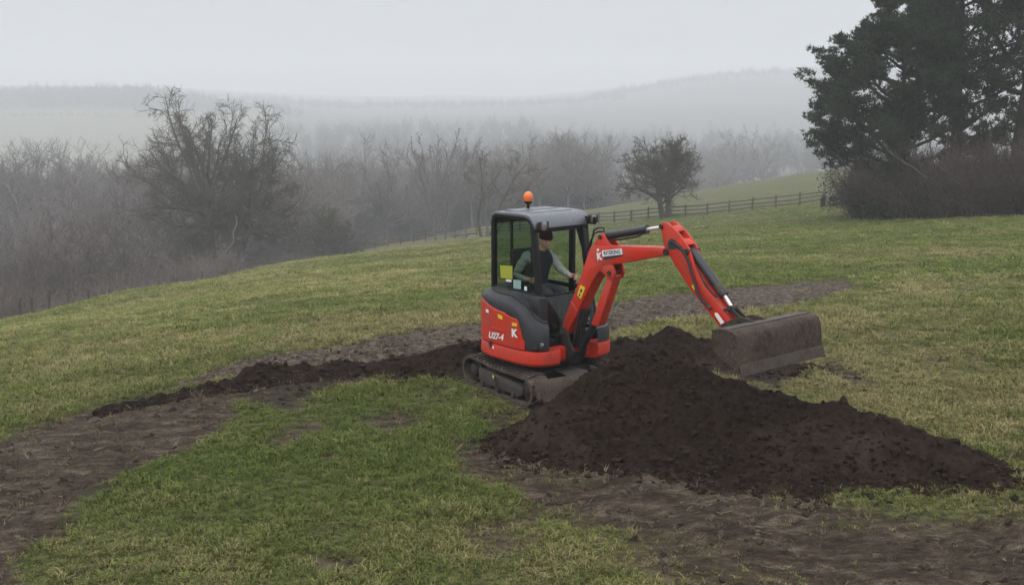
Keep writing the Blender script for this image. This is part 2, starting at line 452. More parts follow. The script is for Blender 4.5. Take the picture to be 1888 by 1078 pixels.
def tint_mat(name, mul=1.0, rough=0.85, trans=0.0, noise_amt=0.25):
    m, nt, b, out = new_mat(name)
    a = attr(nt, 'tint', 'INSTANCER')
    n = noise(nt, 3.0, 3, 0.6, objco(nt))
    r = ramp(nt, n.outputs[0], [(0.3, (1 - noise_amt,) * 3), (0.7, (1 + noise_amt,) * 3)])
    c = mixc(nt, 1.0, a.outputs['Color'], r.outputs[0], 'MULTIPLY')
    nt.links.new(c, b.inputs['Base Color'])
    b.inputs['Roughness'].default_value = rough
    b.inputs['Specular IOR Level'].default_value = 0.15
    return m
MT['blade'] = tint_mat('grass_blades')
MT['twigs_far'] = tint_mat('far_twigs')
MT['lump'] = tint_mat('earth_lumps')

def bark(name, c1, c2, scale=1.5):
    m, nt, b, _ = new_mat(name)
    co = objco(nt)
    n = noise(nt, scale, 5, 0.7, co); n2 = noise(nt, 14, 4, 0.7, co)
    r = ramp(nt, n.outputs[0], [(0.3, c1), (0.7, c2)])
    nt.links.new(r.outputs[0], b.inputs['Base Color'])
    b.inputs['Roughness'].default_value = 0.9; b.inputs['Specular IOR Level'].default_value = 0.15
    bump(nt, b, n2.outputs[0], 0.6, 0.05)
    return m
MT['bark_oak'] = bark('oak_bark', (0.080, 0.071, 0.054), (0.160, 0.143, 0.110), 0.5)
MT['bark_grey'] = bark('grey_bark', (0.095, 0.084, 0.077), (0.175, 0.154, 0.142), 0.4)
MT['bark_brown'] = bark('brown_bark', (0.100, 0.080, 0.070), (0.185, 0.148, 0.130), 0.4)
MT['bark_moss'] = bark('mossy_bark', (0.050, 0.047, 0.030), (0.115, 0.104, 0.068), 0.8)
MT['bark_pine'] = bark('pine_bark', (0.018, 0.015, 0.013), (0.050, 0.038, 0.030), 1.0)
MT['bark_pale'] = bark('bleached_branch', (0.11, 0.095, 0.08), (0.21, 0.19, 0.165), 1.0)
MT['twig_red'] = bark('reddish_twigs', (0.042, 0.031, 0.027), (0.130, 0.096, 0.082), 2.5)
MT['needle'] = bark('pine_needles', (0.009, 0.016, 0.008), (0.052, 0.070, 0.033), 1.1)
MT['ivy'] = bark('dark_evergreen_leaves', (0.010, 0.016, 0.008), (0.030, 0.040, 0.020), 1.5)
MT['timber'] = bark('weathered_timber', (0.070, 0.058, 0.040), (0.135, 0.115, 0.085), 2.0)
MT['wall'] = paint('pale_render', (0.45, 0.44, 0.42), 0.8, 0, 0.2)
MT['slate'] = paint('grey_slate', (0.20, 0.20, 0.21), 0.7, 0, 0.2)

# ------------------------------------------------------------------ helpers: meshes
def tag(o, label=None, cat=None, group=None, kind=None):
    if label: o['label'] = label
    if cat: o['category'] = cat
    if group: o['group'] = group
    if kind: o['kind'] = kind
    return o

def link(name, me, parent=None):
    o = bpy.data.objects.new(name, me); COL.objects.link(o)
    if parent is not None:
        o.parent = parent
    return o

def empty(name, loc, rz=0.0):
    o = bpy.data.objects.new(name, None); COL.objects.link(o)
    o.location = loc; o.rotation_euler = (0, 0, rz); o.empty_display_size = 0.3
    return o

def np_mesh(name, V, Fc, mat=None, smooth=False):
    """V (n,3) array; Fc (m,k) array of equal sized faces"""
    V = np.asarray(V, np.float32); Fc = np.asarray(Fc, np.int32)
    me = bpy.data.meshes.new(name)
    me.vertices.add(len(V)); me.vertices.foreach_set('co', V.ravel())
    k = Fc.shape[1]
    me.loops.add(Fc.size); me.loops.foreach_set('vertex_index', Fc.ravel())
    me.polygons.add(len(Fc)); me.polygons.foreach_set('loop_start', np.arange(0, Fc.size, k, dtype=np.int32))
    try:
        me.polygons.foreach_set('loop_total', np.full(len(Fc), k, np.int32))
    except Exception:
        pass
    me.polygons.foreach_set('use_smooth', np.full(len(Fc), smooth, bool))
    me.update(calc_edges=True); me.validate()
    if mat: me.materials.append(mat)
    return me

class MB:
    """collects shapes, then links them as ONE mesh object"""
    def __init__(s, frame=None):
        s.bm = bmesh.new(); s.T = frame or Matrix.Identity(4); s.mi = 0
    def vert(s, p):
        return s.bm.verts.new(s.T @ Vector(p))
    def face(s, vs):
        try:
            f = s.bm.faces.new(vs); f.material_index = s.mi; return f
        except ValueError:
            return None
    def box(s, c, size, R=None):
        hx, hy, hz = [q / 2 for q in size]; c = Vector(c); R = R or Matrix.Identity(3)
        v = [s.vert(c + R @ Vector((x * hx, y * hy, z * hz))) for x in (-1, 1) for y in (-1, 1) for z in (-1, 1)]
        for q in ((0, 1, 3, 2), (4, 6, 7, 5), (0, 4, 5, 1), (2, 3, 7, 6), (0, 2, 6, 4), (1, 5, 7, 3)):
            s.face([v[i] for i in q])
    def prism(s, poly, v0, v1):
        """polygon in (u, z) extruded along v"""
        a = [s.vert((p[0], v0, p[1])) for p in poly]; b = [s.vert((p[0], v1, p[1])) for p in poly]
        n = len(poly)
        s.face(a); s.face(b[::-1])
        for i in range(n):
            s.face([a[(i + 1) % n], a[i], b[i], b[(i + 1) % n]])
    def slab(s, poly, z0, z1):
        """polygon in (u, v) extruded along z"""
        a = [s.vert((p[0], p[1], z0)) for p in poly]; b = [s.vert((p[0], p[1], z1)) for p in poly]
        n = len(poly)
        s.face(a[::-1]); s.face(b)
        for i in range(n):
            s.face([a[i], a[(i + 1) % n], b[(i + 1) % n], b[i]])
    def loft(s, rings, cap=True, closed=True):
        R = [[s.vert(p) for p in r] for r in rings]
        n = len(R[0])
        for a, b in zip(R[:-1], R[1:]):
            for i in range(n if closed else n - 1):
                s.face([a[i], a[(i + 1) % n], b[(i + 1) % n], b[i]])
        if cap:
            s.face(R[0][::-1]); s.face(R[-1])
    def tube(s, pts, rad, sides=8, cap=True):
        pts = [Vector(p) for p in pts]
        if not hasattr(rad, '__len__'):
            rad = [rad] * len(pts)
        rings = []; prev = None
        for i, p in enumerate(pts):
            d = (pts[min(i + 1, len(pts) - 1)] - pts[max(i - 1, 0)]).normalized()
            if prev is None:
                x = d.orthogonal().normalized()
            else:
                x = (prev - d * prev.dot(d)).normalized()
            prev = x; y = d.cross(x)
            rings.append([p + (x * math.cos(2 * math.pi * k / sides) + y * math.sin(2 * math.pi * k / sides)) * rad[i] for k in range(sides)])
        s.loft(rings, cap)
    def lathe(s, prof, c, axis='v', sides=20):
        """prof: list of (radius, offset along the axis)"""
        c = Vector(c); rings = []
        for r, o in prof:
            ring = []
            for k in range(sides):
                a = 2 * math.pi * k / sides
                if axis == 'v': ring.append(c + Vector((math.cos(a) * r, o, math.sin(a) * r)))
                elif axis == 'z': ring.append(c + Vector((math.cos(a) * r, math.sin(a) * r, o)))
                else: ring.append(c + Vector((o, math.cos(a) * r, math.sin(a) * r)))
            rings.append(ring)
        s.loft(rings)
    def build(s, name, mat, parent=None, bevel=0.0, seg=2, smooth=True, sharp=38):
        bm = s.bm
        bmesh.ops.remove_doubles(bm, verts=bm.verts, dist=1e-5)
        bmesh.ops.recalc_face_normals(bm, faces=bm.faces)
        if bevel > 0:
            ed = [e for e in bm.edges if len(e.link_faces) == 2 and e.calc_face_angle(0) > math.radians(28)]
            bmesh.ops.bevel(bm, geom=ed, offset=bevel, segments=seg, profile=0.5, affect='EDGES', clamp_overlap=True)
        me = bpy.data.meshes.new(name); bm.to_mesh(me); bm.free()
        for mm in (mat if isinstance(mat, (list, tuple)) else [mat]):
            me.materials.append(mm)
        if smooth:
            me.polygons.foreach_set('use_smooth', np.ones(len(me.polygons), bool))
            me.set_sharp_from_angle(angle=math.radians(sharp))
        return link(name, me, parent)

def rotz(deg):
    return Matrix.Rotation(math.radians(deg), 4, 'Z')

def copy_thing(o, loc=None, rz=0.0, scale=None):
    c = o.copy(); COL.objects.link(c)
    for ch in list(o.children):
        d = ch.copy(); COL.objects.link(d); d.parent = c
        for g in list(ch.children):
            e = g.copy(); COL.objects.link(e); e.parent = d
    if loc is not None: c.location = loc
    c.rotation_euler = (0, 0, rz)
    if scale is not None: c.scale = scale
    return c

# ------------------------------------------------------------------ scatter: one object whose vertices carry instances
def scatter(name, P, rot, scl, idx, tint, meshes, kind='stuff'):
    n = len(P)
    me = bpy.data.meshes.new(name)
    me.vertices.add(n); me.vertices.foreach_set('co', np.asarray(P, np.float32).ravel())
    def put(nm, typ, arr, key):
        a = me.attributes.new(nm, typ, 'POINT'); a.data.foreach_set(key, np.asarray(arr).ravel())
    put('rot', 'FLOAT_VECTOR', np.asarray(rot, np.float32), 'vector')
    put('scl', 'FLOAT_VECTOR', np.asarray(scl, np.float32), 'vector')
    put('idx', 'INT', np.asarray(idx, np.int32), 'value')
    put('tint', 'FLOAT_VECTOR', np.asarray(tint, np.float32), 'vector')
    o = link(name, me)
    src = bpy.data.collections.new(name + '_source')
    for i, m in enumerate(meshes):
        src.objects.link(bpy.data.objects.new('%s_piece_%02d' % (name, i), m))
    ng = bpy.data.node_groups.new(name + '_nodes', 'GeometryNodeTree')
    ng.interface.new_socket('Geometry', in_out='INPUT', socket_type='NodeSocketGeometry')
    ng.interface.new_socket('Geometry', in_out='OUTPUT', socket_type='NodeSocketGeometry')
    N, L = ng.nodes, ng.links
    gi = N.new('NodeGroupInput'); go = N.new('NodeGroupOutput')
    ci = N.new('GeometryNodeCollectionInfo'); ci.inputs['Collection'].default_value = src
    ci.inputs['Separate Children'].default_value = True; ci.inputs['Reset Children'].default_value = True
    ip = N.new('GeometryNodeInstanceOnPoints'); ip.inputs['Pick Instance'].default_value = True
    def na(nm, typ):
        q = N.new('GeometryNodeInputNamedAttribute'); q.data_type = typ; q.inputs['Name'].default_value = nm
        return next(s for s in q.outputs if s.enabled and s.name == 'Attribute')
    er = N.new('FunctionNodeEulerToRotation')
    L.new(gi.outputs[0], ip.inputs['Points']); L.new(ci.outputs[0], ip.inputs['Instance'])
    L.new(na('idx', 'INT'), ip.inputs['Instance Index'])
    L.new(na('rot', 'FLOAT_VECTOR'), er.inputs[0]); L.new(er.outputs[0], ip.inputs['Rotation'])
    L.new(na('scl', 'FLOAT_VECTOR'), ip.inputs['Scale'])
    L.new(ip.outputs[0], go.inputs[0])
    md = o.modifiers.new('scatter', 'NODES'); md.node_group = ng
    if kind: o['kind'] = kind
    return o

# ------------------------------------------------------------------ the field (one sheet out to the horizon)
def build_ground():
    Ys = [-30, -22, -15, -10, -6, -3, 0, 2, 4, 5.5, 6.5, 7.3, 8.0]
    y = 8.0
    while y < 25: y += 0.055 if y < 17 else 0.075; Ys.append(y)
    while y < 130: y *= 1.011; Ys.append(y)
    while y < 3000: y *= 1.03; Ys.append(y)
    Ys = np.array(Ys)
    t = np.linspace(-1, 1, 561)
    half = 6.5 + 0.56 * np.maximum(Ys, 0) + np.maximum(-Ys, 0) * 0.5
    wide = np.minimum(60 + 3.0 * np.abs(Ys), 2550)                 # the land goes on to both sides
    e = np.linspace(0, 1, 26)[1:] ** 2
    side_ = half[:, None] + (np.maximum(wide, half + 5) - half)[:, None] * e[None]
    X = np.concatenate([-side_[:, ::-1], t[None] * half[:, None], side_], 1); Y = np.repeat(Ys[:, None], X.shape[1], 1)
    xr, yr = X.ravel(), Y.ravel()
    mk = masks(xr, yr)
    Z = ground_z(xr, yr, mk)
    nr, nc = X.shape
    i = np.arange(nr - 1)[:, None] * nc + np.arange(nc - 1)[None]
    Fc = np.stack([i, i + 1, i + nc + 1, i + nc], -1).reshape(-1, 4)
    me = np_mesh('field', np.stack([xr, yr, Z], -1), Fc, MT['ground'], True)
    def put(nm, a):
        q = me.attributes.new(nm, 'FLOAT', 'POINT'); q.data.foreach_set('value', a.astype(np.float32))
    put('mud', mk[0]); put('dark', mk[1]); put('grey', mk[2])
    # dead grass beyond the scraped strip and on the right; litter under the woods
    dry = 0.10 * sstep(20, 40, yr) * sstep(6, -6, xr) + 0.16 * np.exp(-(((xr - 7) / 5.0) ** 2 + ((yr - 17) / 4.0) ** 2)) + 0.14 * np.exp(-(((xr + 1) / 6.0) ** 2 + ((yr - 21) / 4.0) ** 2))
    dry = dry + 0.05 * np.exp(-((xr - 0.5) / 3.0) ** 2 - ((yr - 10) / 2.5) ** 2)
    dry = dry + 0.08 * np.exp(-(((xr - 8) / 6.0) ** 2 + ((yr - 38) / 6.0) ** 2))
    put('dry', dry - 0.03)
    a = xr / np.maximum(yr, 1)
    edge = np.interp((a * FPX + 944), [-400, 0, 200, 400, 560, 700, 800, 950, 1100, 1600, 2400], [44, 52, 68, 96, 150, 232, 236, 240, 236, 300, 330])
    far_wood = np.maximum(sstep(500, 640, yr) * sstep(-0.2, -0.12, a), sstep(1305, 1335, yr + 12 * fbm(xr / 30, yr / 30, 89, 3)))
    far_wood = far_wood * (1 - 0.8 * sstep(0.25, 0.4, fbm(xr / 130, yr / 130, 91, 2)) * (a > -0.12))
    put('wood', np.maximum(sstep(-4, 10, yr - edge + fbm(xr / 6, yr / 6, 88, 3) * 4) * sstep(520, 400, yr), far_wood))
    o = link('field', me); o['kind'] = 'structure'
    return o
build_ground()

# ------------------------------------------------------------------ heaps of dark topsoil
HEAPS = []
def heap_h(ridge, X, Y, seed, amp=1.0, cuts=None):
    """ridge: list of (x, y, height, near width, far width)"""
    R = np.array(ridge, float)
    best = np.full(X.shape, -1e9)
    for a, b in zip(R[:-1], R[1:]):
        e = b[:2] - a[:2]; L2 = e @ e
        t = np.clip(((X - a[0]) * e[0] + (Y - a[1]) * e[1]) / L2, 0, 1)
        dx = X - a[0] - t * e[0]; dy = Y - a[1] - t * e[1]
        d = np.hypot(dx, dy)
        side = (e[0] * dy - e[1] * dx) < 0                     # right of the ridge's run
        h = a[2] + (b[2] - a[2]) * t
        wn_ = a[3] + (b[3] - a[3]) * t; wf_ = a[4] + (b[4] - a[4]) * t
        w = np.where(side, wn_, wf_)
        w = w * (1 + 0.22 * fbm(X / 0.6, Y / 0.6, seed + 5, 3))
        q = 1 - d / np.maximum(w, 0.05)
        hh = h * np.where(q > 0, np.power(np.clip(q, 0, 1), 1.12), q * 1.0)
        # rounded crest
        best = np.maximum(best, hh)
    if cuts:
        for A, Bp, sl in cuts:                                   # the heap's foot ends along these lines (heap on their right)
            ex, ey = Bp[0] - A[0], Bp[1] - A[1]; l = math.hypot(ex, ey)
            dist = ((X - A[0]) * ey - (Y - A[1]) * ex) / l + 0.10 * fbm(X / 0.4, Y / 0.4, seed + 13, 3)
            best = np.minimum(best, dist * sl)
    edge = sstep(-0.02, 0.10, best)
    rough = fbm(X / 0.42, Y / 0.42, seed, 4) * 0.075 + fbm(X / 0.11, Y / 0.11, seed + 9, 2) * 0.04 + np.abs(fbm(X / 0.8, Y / 0.8, seed + 3, 3)) * -0.13 + 0.03
    return best + rough * amp * edge

def build_heap(name, label, ridge_px, seed, clods, res=0.035, amp=1.0, cuts=None):
    ridge = []
    for px, py, D, wn_, wf_ in ridge_px:
        p = sight(px, py, D); g = float(base_z(np.array([p[0]]), np.array([p[1]]))[0])
        ridge.append((p[0], p[1], max(p[2] - g, 0.02), wn_, wf_))
    R = np.array(ridge); pad = R[:, 3:].max() * 1.25 + 0.2
    x0, x1 = R[:, 0].min() - pad, R[:, 0].max() + pad; y0, y1 = R[:, 1].min() - pad, R[:, 1].max() + pad
    xs = np.arange(x0, x1, res); ys = np.arange(y0, y1, res)
    X, Y = np.meshgrid(xs, ys)
    h = heap_h(ridge, X, Y, seed, amp, cuts)
    g = ground_z(X.ravel(), Y.ravel()).reshape(X.shape)
    Z = g + h
    nr, nc = X.shape
    i = np.arange(nr - 1)[:, None] * nc + np.arange(nc - 1)[None]
    Fq = np.stack([i, i + 1, i + nc + 1, i + nc], -1).reshape(-1, 4)
    hv = h.ravel()
    keep = (hv[Fq] > -0.03).any(1) & (hv[Fq] > -0.12).all(1)
    Fq = Fq[keep]
    used, inv = np.unique(Fq, return_inverse=True)
    V = np.stack([X.ravel(), Y.ravel(), Z.ravel()], -1)[used]
    c = V.mean(0).copy(); c[2] = V[:, 2].min()
    root = empty(name, tuple(c)); tag(root, label, 'soil heap')
    me = np_mesh('soil', V - c, inv.reshape(-1, 4), MT['soil'], True)
    link('soil', me, root)
    # loose clods, one mesh
    rng = np.random.default_rng(seed)
    tv, tf = ICO
    hs = hv[used]
    cand = np.where((hs > -0.02))[0]
    w = 0.25 + np.exp(-hs[cand] / 0.12)
    pick = rng.choice(cand, clods, p=w / w.sum())
    s = 0.006 + 0.034 * rng.power(0.25, clods) ** 2.2
    P = V[pick] - c + rng.normal(0, 0.02, (clods, 3)) * [1, 1, 0]
    s[-70:] = rng.uniform(0.035, 0.075, 70)
    # crumbs thrown beyond the foot
    gv = g.ravel(); ring_ = np.where((hv > -0.16) & (hv < 0.01))[0]
    if len(ring_):
        k = clods // 3; pk = rng.choice(ring_, k, p=(lambda w_: w_ / w_.sum())(np.exp(hv[ring_] / 0.05)))
        P[:k] = np.stack([X.ravel()[pk], Y.ravel()[pk], gv[pk]], -1) - c
    rv = tv[None] * (1 + rng.normal(0, 0.22, (clods, len(tv), 1))) * s[:, None, None] * np.stack([rng.uniform(.8, 1.3, clods), rng.uniform(.8, 1.2, clods), rng.uniform(.75, 1.1, clods)], -1)[:, None]
    VV = (rv + P[:, None] + np.array([0, 0, 0.25])[None, None] * s[:, None, None]).reshape(-1, 3)
    FF = (tf[None] + (np.arange(clods) * len(tv))[:, None, None]).reshape(-1, 3)
    co = link('clods', np_mesh('clods', VV, FF, MT['clod'], False), root)
    co['kind'] = 'stuff'
    HEAPS.append(ridge)
    return root

def _ico():
    bm = bmesh.new(); bmesh.ops.create_icosphere(bm, subdivisions=1, radius=1.0)
    v = np.array([q.co[:] for q in bm.verts]); f = np.array([[q.index for q in p.verts] for p in bm.faces]); bm.free()
    return v, f
ICO = _ico()

build_heap('soil_heap', 'long dark topsoil heap in front of the digger blade, tapering to lower right',
           [(1020, 760, 13.6, 0.5, 0.15), (1062, 705, 13.95, 0.95, 0.2), (1105, 674, 14.15, 1.45, 0.3), (1170, 649, 14.3, 2.0, 0.7), (1250, 664, 14.25, 2.15, 1.2), (1320, 688, 14.0, 2.0, 1.2), (1400, 711, 13.7, 1.85, 1.1),
            (1500, 738, 13.35, 1.55, 1.0), (1600, 763, 13.0, 1.25, 0.9), (1700, 797, 12.6, 0.85, 0.8), (1765, 824, 12.3, 0.55, 0.6), (1820, 868, 11.95, 0.22, 0.30), (1848, 890, 11.8, 0.10, 0.15)], 101, 14000,
           cuts=[((-0.55, 13.25), (0.50, 14.55), 1.25)])
build_heap('soil_heap', 'dark soil bank sloping up to the left rear of the digger tracks',
           [(650, 684, 17.0, 0.3, 0.3), (700, 670, 17.0, 0.5, 0.4), (760, 655, 17.05, 0.75, 0.5), (830, 640, 17.2, 0.95, 0.55), (900, 628, 17.4, 1.0, 0.6), (960, 625, 17.5, 0.9, 0.6)], 202, 2200)
build_heap('soil_heap', 'low lumpy dark soil ridge along the left scraped lane',
           [(190, 743, 15.2, 0.10, 0.10), (260, 724, 15.5, 0.16, 0.14), (340, 711, 15.8, 0.22, 0.18), (420, 702, 16.1, 0.30, 0.2), (470, 674, 16.5, 0.50, 0.3), (500, 665, 16.7, 0.62, 0.35), (530, 672, 16.7, 0.6, 0.3), (600, 672, 16.9, 0.5, 0.3), (680, 672, 17.0, 0.4, 0.3)], 303, 1800, 0.03)
build_heap('soil_heap', 'dark soil mound behind the digger under its raised bucket',
           [(1100, 640, 17.9, 0.6, 0.5), (1160, 630, 18.0, 0.7, 0.6), (1215, 606, 18.1, 1.0, 0.6), (1245, 600, 18.15, 1.0, 0.6), (1290, 612, 18.1, 1.0, 0.6), (1340, 626, 17.9, 0.9, 0.6), (1400, 648, 17.5, 0.6, 0.5), (1450, 676, 17.0, 0.3, 0.3)], 404, 1500, 0.04)

# ------------------------------------------------------------------ the mini excavator
MX = np.array([0.415, 15.82])
EXC = empty('excavator', (MX[0], MX[1], 0.008))
tag(EXC, 'orange and black mini excavator with cab and raised wide bucket', 'excavator')
T_TR, T_UP, T_BM = rotz(-57), rotz(-50), rotz(-49)

def arc(cx, cz, r, a0, a1, n):
    return [(cx + r * math.cos(math.radians(a0 + (a1 - a0) * i / n)), cz + r * math.sin(math.radians(a0 + (a1 - a0) * i / n))) for i in range(n + 1)]

# ---- undercarriage
mb = MB(T_TR)
mb.box((0.0, 0, 0.30), (1.0, 0.86, 0.16)); mb.lathe([(0.36, 0.36), (0.36, 0.50), (0.33, 0.53)], (0, 0, 0), 'z', 28)
mb.box((0.30, 0, 0.24), (0.18, 0.95, 0.14)); mb.box((-0.30, 0, 0.24), (0.18, 0.95, 0.14))
mb.build('undercarriage_frame', MT['steel'], EXC, 0.012)

def track(sgn):
    vc = 0.60 * sgn; w = 0.15
    loop = arc(0.66, 0.20, 0.185, -90, 90, 10) + arc(-0.66, 0.21, 0.195, 90, 270, 10)
    # densify
    pts = []
    n = len(loop)
    for i in range(n):
        a = Vector(loop[i]); b = Vector(loop[(i + 1) % n]); k = max(1, int((b - a).length / 0.085))
        for j in range(k):
            pts.append(a.lerp(b, j / k))
    # top run sags a little between the rollers
    for p in pts:
        if p.y > 0.3: p.y -= 0.018 * math.sin(max(0, min(1, (p.x + 0.66) / 1.32)) * math.pi) ** 2
    n = len(pts)
    mb = MB(T_TR)
    nrm = []
    for i in range(n):
        d = (pts[(i + 1) % n] - pts[i - 1]).normalized(); nrm.append(Vector((d.y, -d.x)))
    ro = [[(pts[i].x + nrm[i].x * 0.012, vc + s * w, pts[i].y + nrm[i].y * 0.012) for s in (-1, 1)] for i in range(n)]
    ri = [[(pts[i].x - nrm[i].x * 0.022, vc + s * w, pts[i].y - nrm[i].y * 0.022) for s in (1, -1)] for i in range(n)]
    rings = [a + b for a, b in zip(ro, ri)]
    R = [[mb.vert(p) for p in r] for r in rings]
    for i in range(n):
        a, b = R[i], R[(i + 1) % n]
        for k in range(4):
            mb.face([a[k], a[(k + 1) % 4], b[(k + 1) % 4], b[k]])
    # tread lugs: staggered half bars
    acc = 0.0; k = 0
    for i in range(n):
        a = pts[i]; b = pts[(i + 1) % n]
        acc += (b - a).length
        if acc > 0.082:
            acc = 0; k += 1
            d = (b - a).normalized(); nn = Vector((d.y, -d.x))
            for h, s in enumerate((-1, 1)):
                m_ = a.lerp(b, 0.2 + 0.5 * h) + nn * 0.021
                ang = math.atan2(d.y, d.x)
                Rm = Matrix.Rotation(-ang, 3, 'Y') @ Matrix.Rotation(math.radians(16 * s), 3, 'Z')
                mb.box((m_.x, vc + s * 0.072, m_.y), (0.036, 0.148, 0.030), Rm)
    tr = mb.build('track', MT['rubber'], EXC, 0)
    so = vc + sgn * 0.03
    # side frame
    mb = MB(T_TR)
    mb.prism([(-0.50, 0.12), (-0.44, 0.09), (0.50, 0.09), (0.56, 0.13), (0.56, 0.22), (0.50, 0.25), (-0.46, 0.29), (-0.52, 0.26)], so - 0.075, so + 0.085)
    for u in (-0.40, -0.02, 0.36):
        mb.prism([(u - 0.03, 0.12), (u + 0.03, 0.12), (u + 0.02, 0.03), (u - 0.02, 0.03)], so + sgn * 0.07, so + sgn * 0.10)
    mb.build('track_frame', MT['tframe'], tr, 0.008)
    mb = MB(T_TR)
    mb.lathe([(0.05, sgn * 0.115), (0.085, sgn * 0.10), (0.10, sgn * 0.06), (0.155, sgn * 0.05), (0.155, -sgn * 0.06), (0.06, -sgn * 0.08)], (-0.66, vc, 0.21), 'v', 22)
    mb.build('drive_sprocket', MT['steel'], tr)
    mb = MB(T_TR)
    mb.lathe([(0.04, sgn * 0.10), (0.07, sgn * 0.08), (0.15, sgn * 0.06), (0.15, -sgn * 0.06), (0.05, -sgn * 0.08)], (0.66, vc, 0.20), 'v', 22)
    mb.build('idler_wheel', MT['steel'], tr)
    for u in (-0.30, 0.05, 0.38):
        mb = MB(T_TR)
        mb.lathe([(0.03, sgn * 0.10), (0.062, sgn * 0.08), (0.062, -sgn * 0.08), (0.03, -sgn * 0.10)], (u, vc, 0.085), 'v', 14)
        mb.build('roller', MT['steel'], tr)
    mb = MB(T_TR)
    mb.tube([(-0.05, so + sgn * 0.10, 0.25), (-0.03, so + sgn * 0.125, 0.20), (0.00, so + sgn * 0.125, 0.12), (0.04, so + sgn * 0.10, 0.09)], 0.014, 6)
    mb.build('tie_down_loop', MT['steel'], tr)
    mb = MB(T_TR); mb.box((-0.12, so + sgn * 0.0875, 0.235), (0.035, 0.004, 0.04)); mb.build('decal', MT['yellow'], tr, smooth=False)
    return tr
track(-1); track(1)

# ---- dozer blade
mb = MB(T_TR)
prof = [(0.945, 0.405), (0.985, 0.33), (1.00, 0.24), (1.015, 0.16), (1.07, 0.09), (1.055, 0.075), (0.99, 0.15), (0.975, 0.24), (0.955, 0.33), (0.925, 0.40)]
mb.prism(prof, -0.745, 0.745)
for v in (-0.752, 0.740):
    mb.prism([(0.90, 0.41), (0.955, 0.415), (1.03, 0.24), (1.10, 0.08), (1.06, 0.065), (0.96, 0.20)], v, v + 0.014)
blade = mb.build('dozer_blade', MT['edge'], EXC, 0.004)
for s in (-1, 1):
    mb = MB(T_TR); mb.prism([(0.35, 0.28), (0.96, 0.30), (0.98, 0.20), (0.35, 0.18)], s * 0.24 - 0.035, s * 0.24 + 0.035)
    mb.build('blade_arm', MT['steel'], blade, 0.006)
mb = MB(T_TR); mb.slab([(0.45, -0.16), (0.86, -0.20), (0.86, 0.20), (0.45, 0.16)], 0.37, 0.385)
mb.build('cover_plate', MT['tframe'], blade, 0.004)

# ---- slewing body: plan outline, counter-clockwise from the tail
RIGHT = [(-0.80, 0.0), (-0.785, -0.18), (-0.74, -0.36), (-0.66, -0.51), (-0.55, -0.63), (-0.42, -0.705), (-0.25, -0.745), (-0.05, -0.757), (0.15, -0.76), (0.33, -0.755), (0.48, -0.735), (0.60, -0.69), (0.68, -0.60), (0.72, -0.48), (0.73, -0.34)]
LEFT = [(u, -v) for u, v in RIGHT[::-1]]
def ring(out, ins, z, zf=None):
    r = []
    for u, v in out:
        l = math.hypot(u, v); k = (l - ins) / l
        r.append((u * k, v * k, zf(u, v) if zf else z))
    return r
FULL = RIGHT + [(0.60, -0.30), (0.60, 0.30)] + LEFT[:-1]
mb = MB(T_UP)
mb.loft([ring(FULL, 0.16, 0.50), ring(FULL, 0.03, 0.505), ring(FULL, 0.0, 0.54), ring(FULL, 0.0, 0.66), ring(FULL, 0.012, 0.70), ring(FULL, 0.06, 0.705)])
skirt = mb.build('lower_skirt', MT['orange'], EXC, 0, sharp=30)

def zb(u, v):                                   # upper edge of the orange covers
    s = 1.27 - 0.10 * sstep(-0.55, 0.0, np.float64(u)) - 0.05 * sstep(0.0, 0.3, np.float64(u)) - 0.40 * sstep(0.34, 0.52, np.float64(u))
    return float(s)
PAN = [p for p in RIGHT if p[0] < 0.55]
# dense outline for the cover
def densify(P, n=4):
    o = []
    for a, b in zip(P[:-1], P[1:]):
        for j in range(n): o.append((a[0] + (b[0] - a[0]) * j / n, a[1] + (b[1] - a[1]) * j / n))
    o.append(P[-1]); return o
PD = densify(PAN, 4)
cov = [ (u, v) for u, v in PD if u <= 0.50]
inn = [(u * 0.80, v * 0.80) for u, v in cov][::-1]
def cover_rings(outline):
    oo = outline
    full = oo + [(u * 0.82, v * 0.82) for u, v in oo][::-1]
    no = len(oo)
    def rg(ins, zfun):
        r = []
        for i, (u, v) in enumerate(full):
            l = math.hypot(u, v); k = (l - ins) / l if i < no else 1.0
            ou, ov = oo[i] if i < no else oo[2 * no - 1 - i]
            r.append((u * k, v * k, zfun(ou, ov)))
        return r
    return rg
rg = cover_rings(cov)
mb = MB(T_UP)
mb.loft([rg(0.02, lambda u, v: 0.712), rg(0.006, lambda u, v: 0.72), rg(0.004, lambda u, v: 0.85), rg(0.006, lambda u, v: max(zb(u, v) - 0.02, 0.73)), rg(0.02, lambda u, v: max(zb(u, v), 0.735))])
cover = mb.build('engine_cover', MT['orange'], EXC, 0, sharp=30)
# tail vent and rear bumper
mb = MB(T_UP); 
for k in range(5):
    z = 0.93 + k * 0.05
    mb.box((-0.775, -0.20, z), (0.03, 0.22, 0.018), Matrix.Rotation(math.radians(22), 3, 'Z'))
mb.build('tail_grille', MT['black'], cover)
mb = MB(T_UP); mb.loft([ring(densify(RIGHT[1:5], 3) + [(u * .93, v * .93) for u, v in densify(RIGHT[1:5], 3)][::-1], -0.012, z) for z in (0.56, 0.68)]); mb.build('tail_bumper', MT['black'], cover)

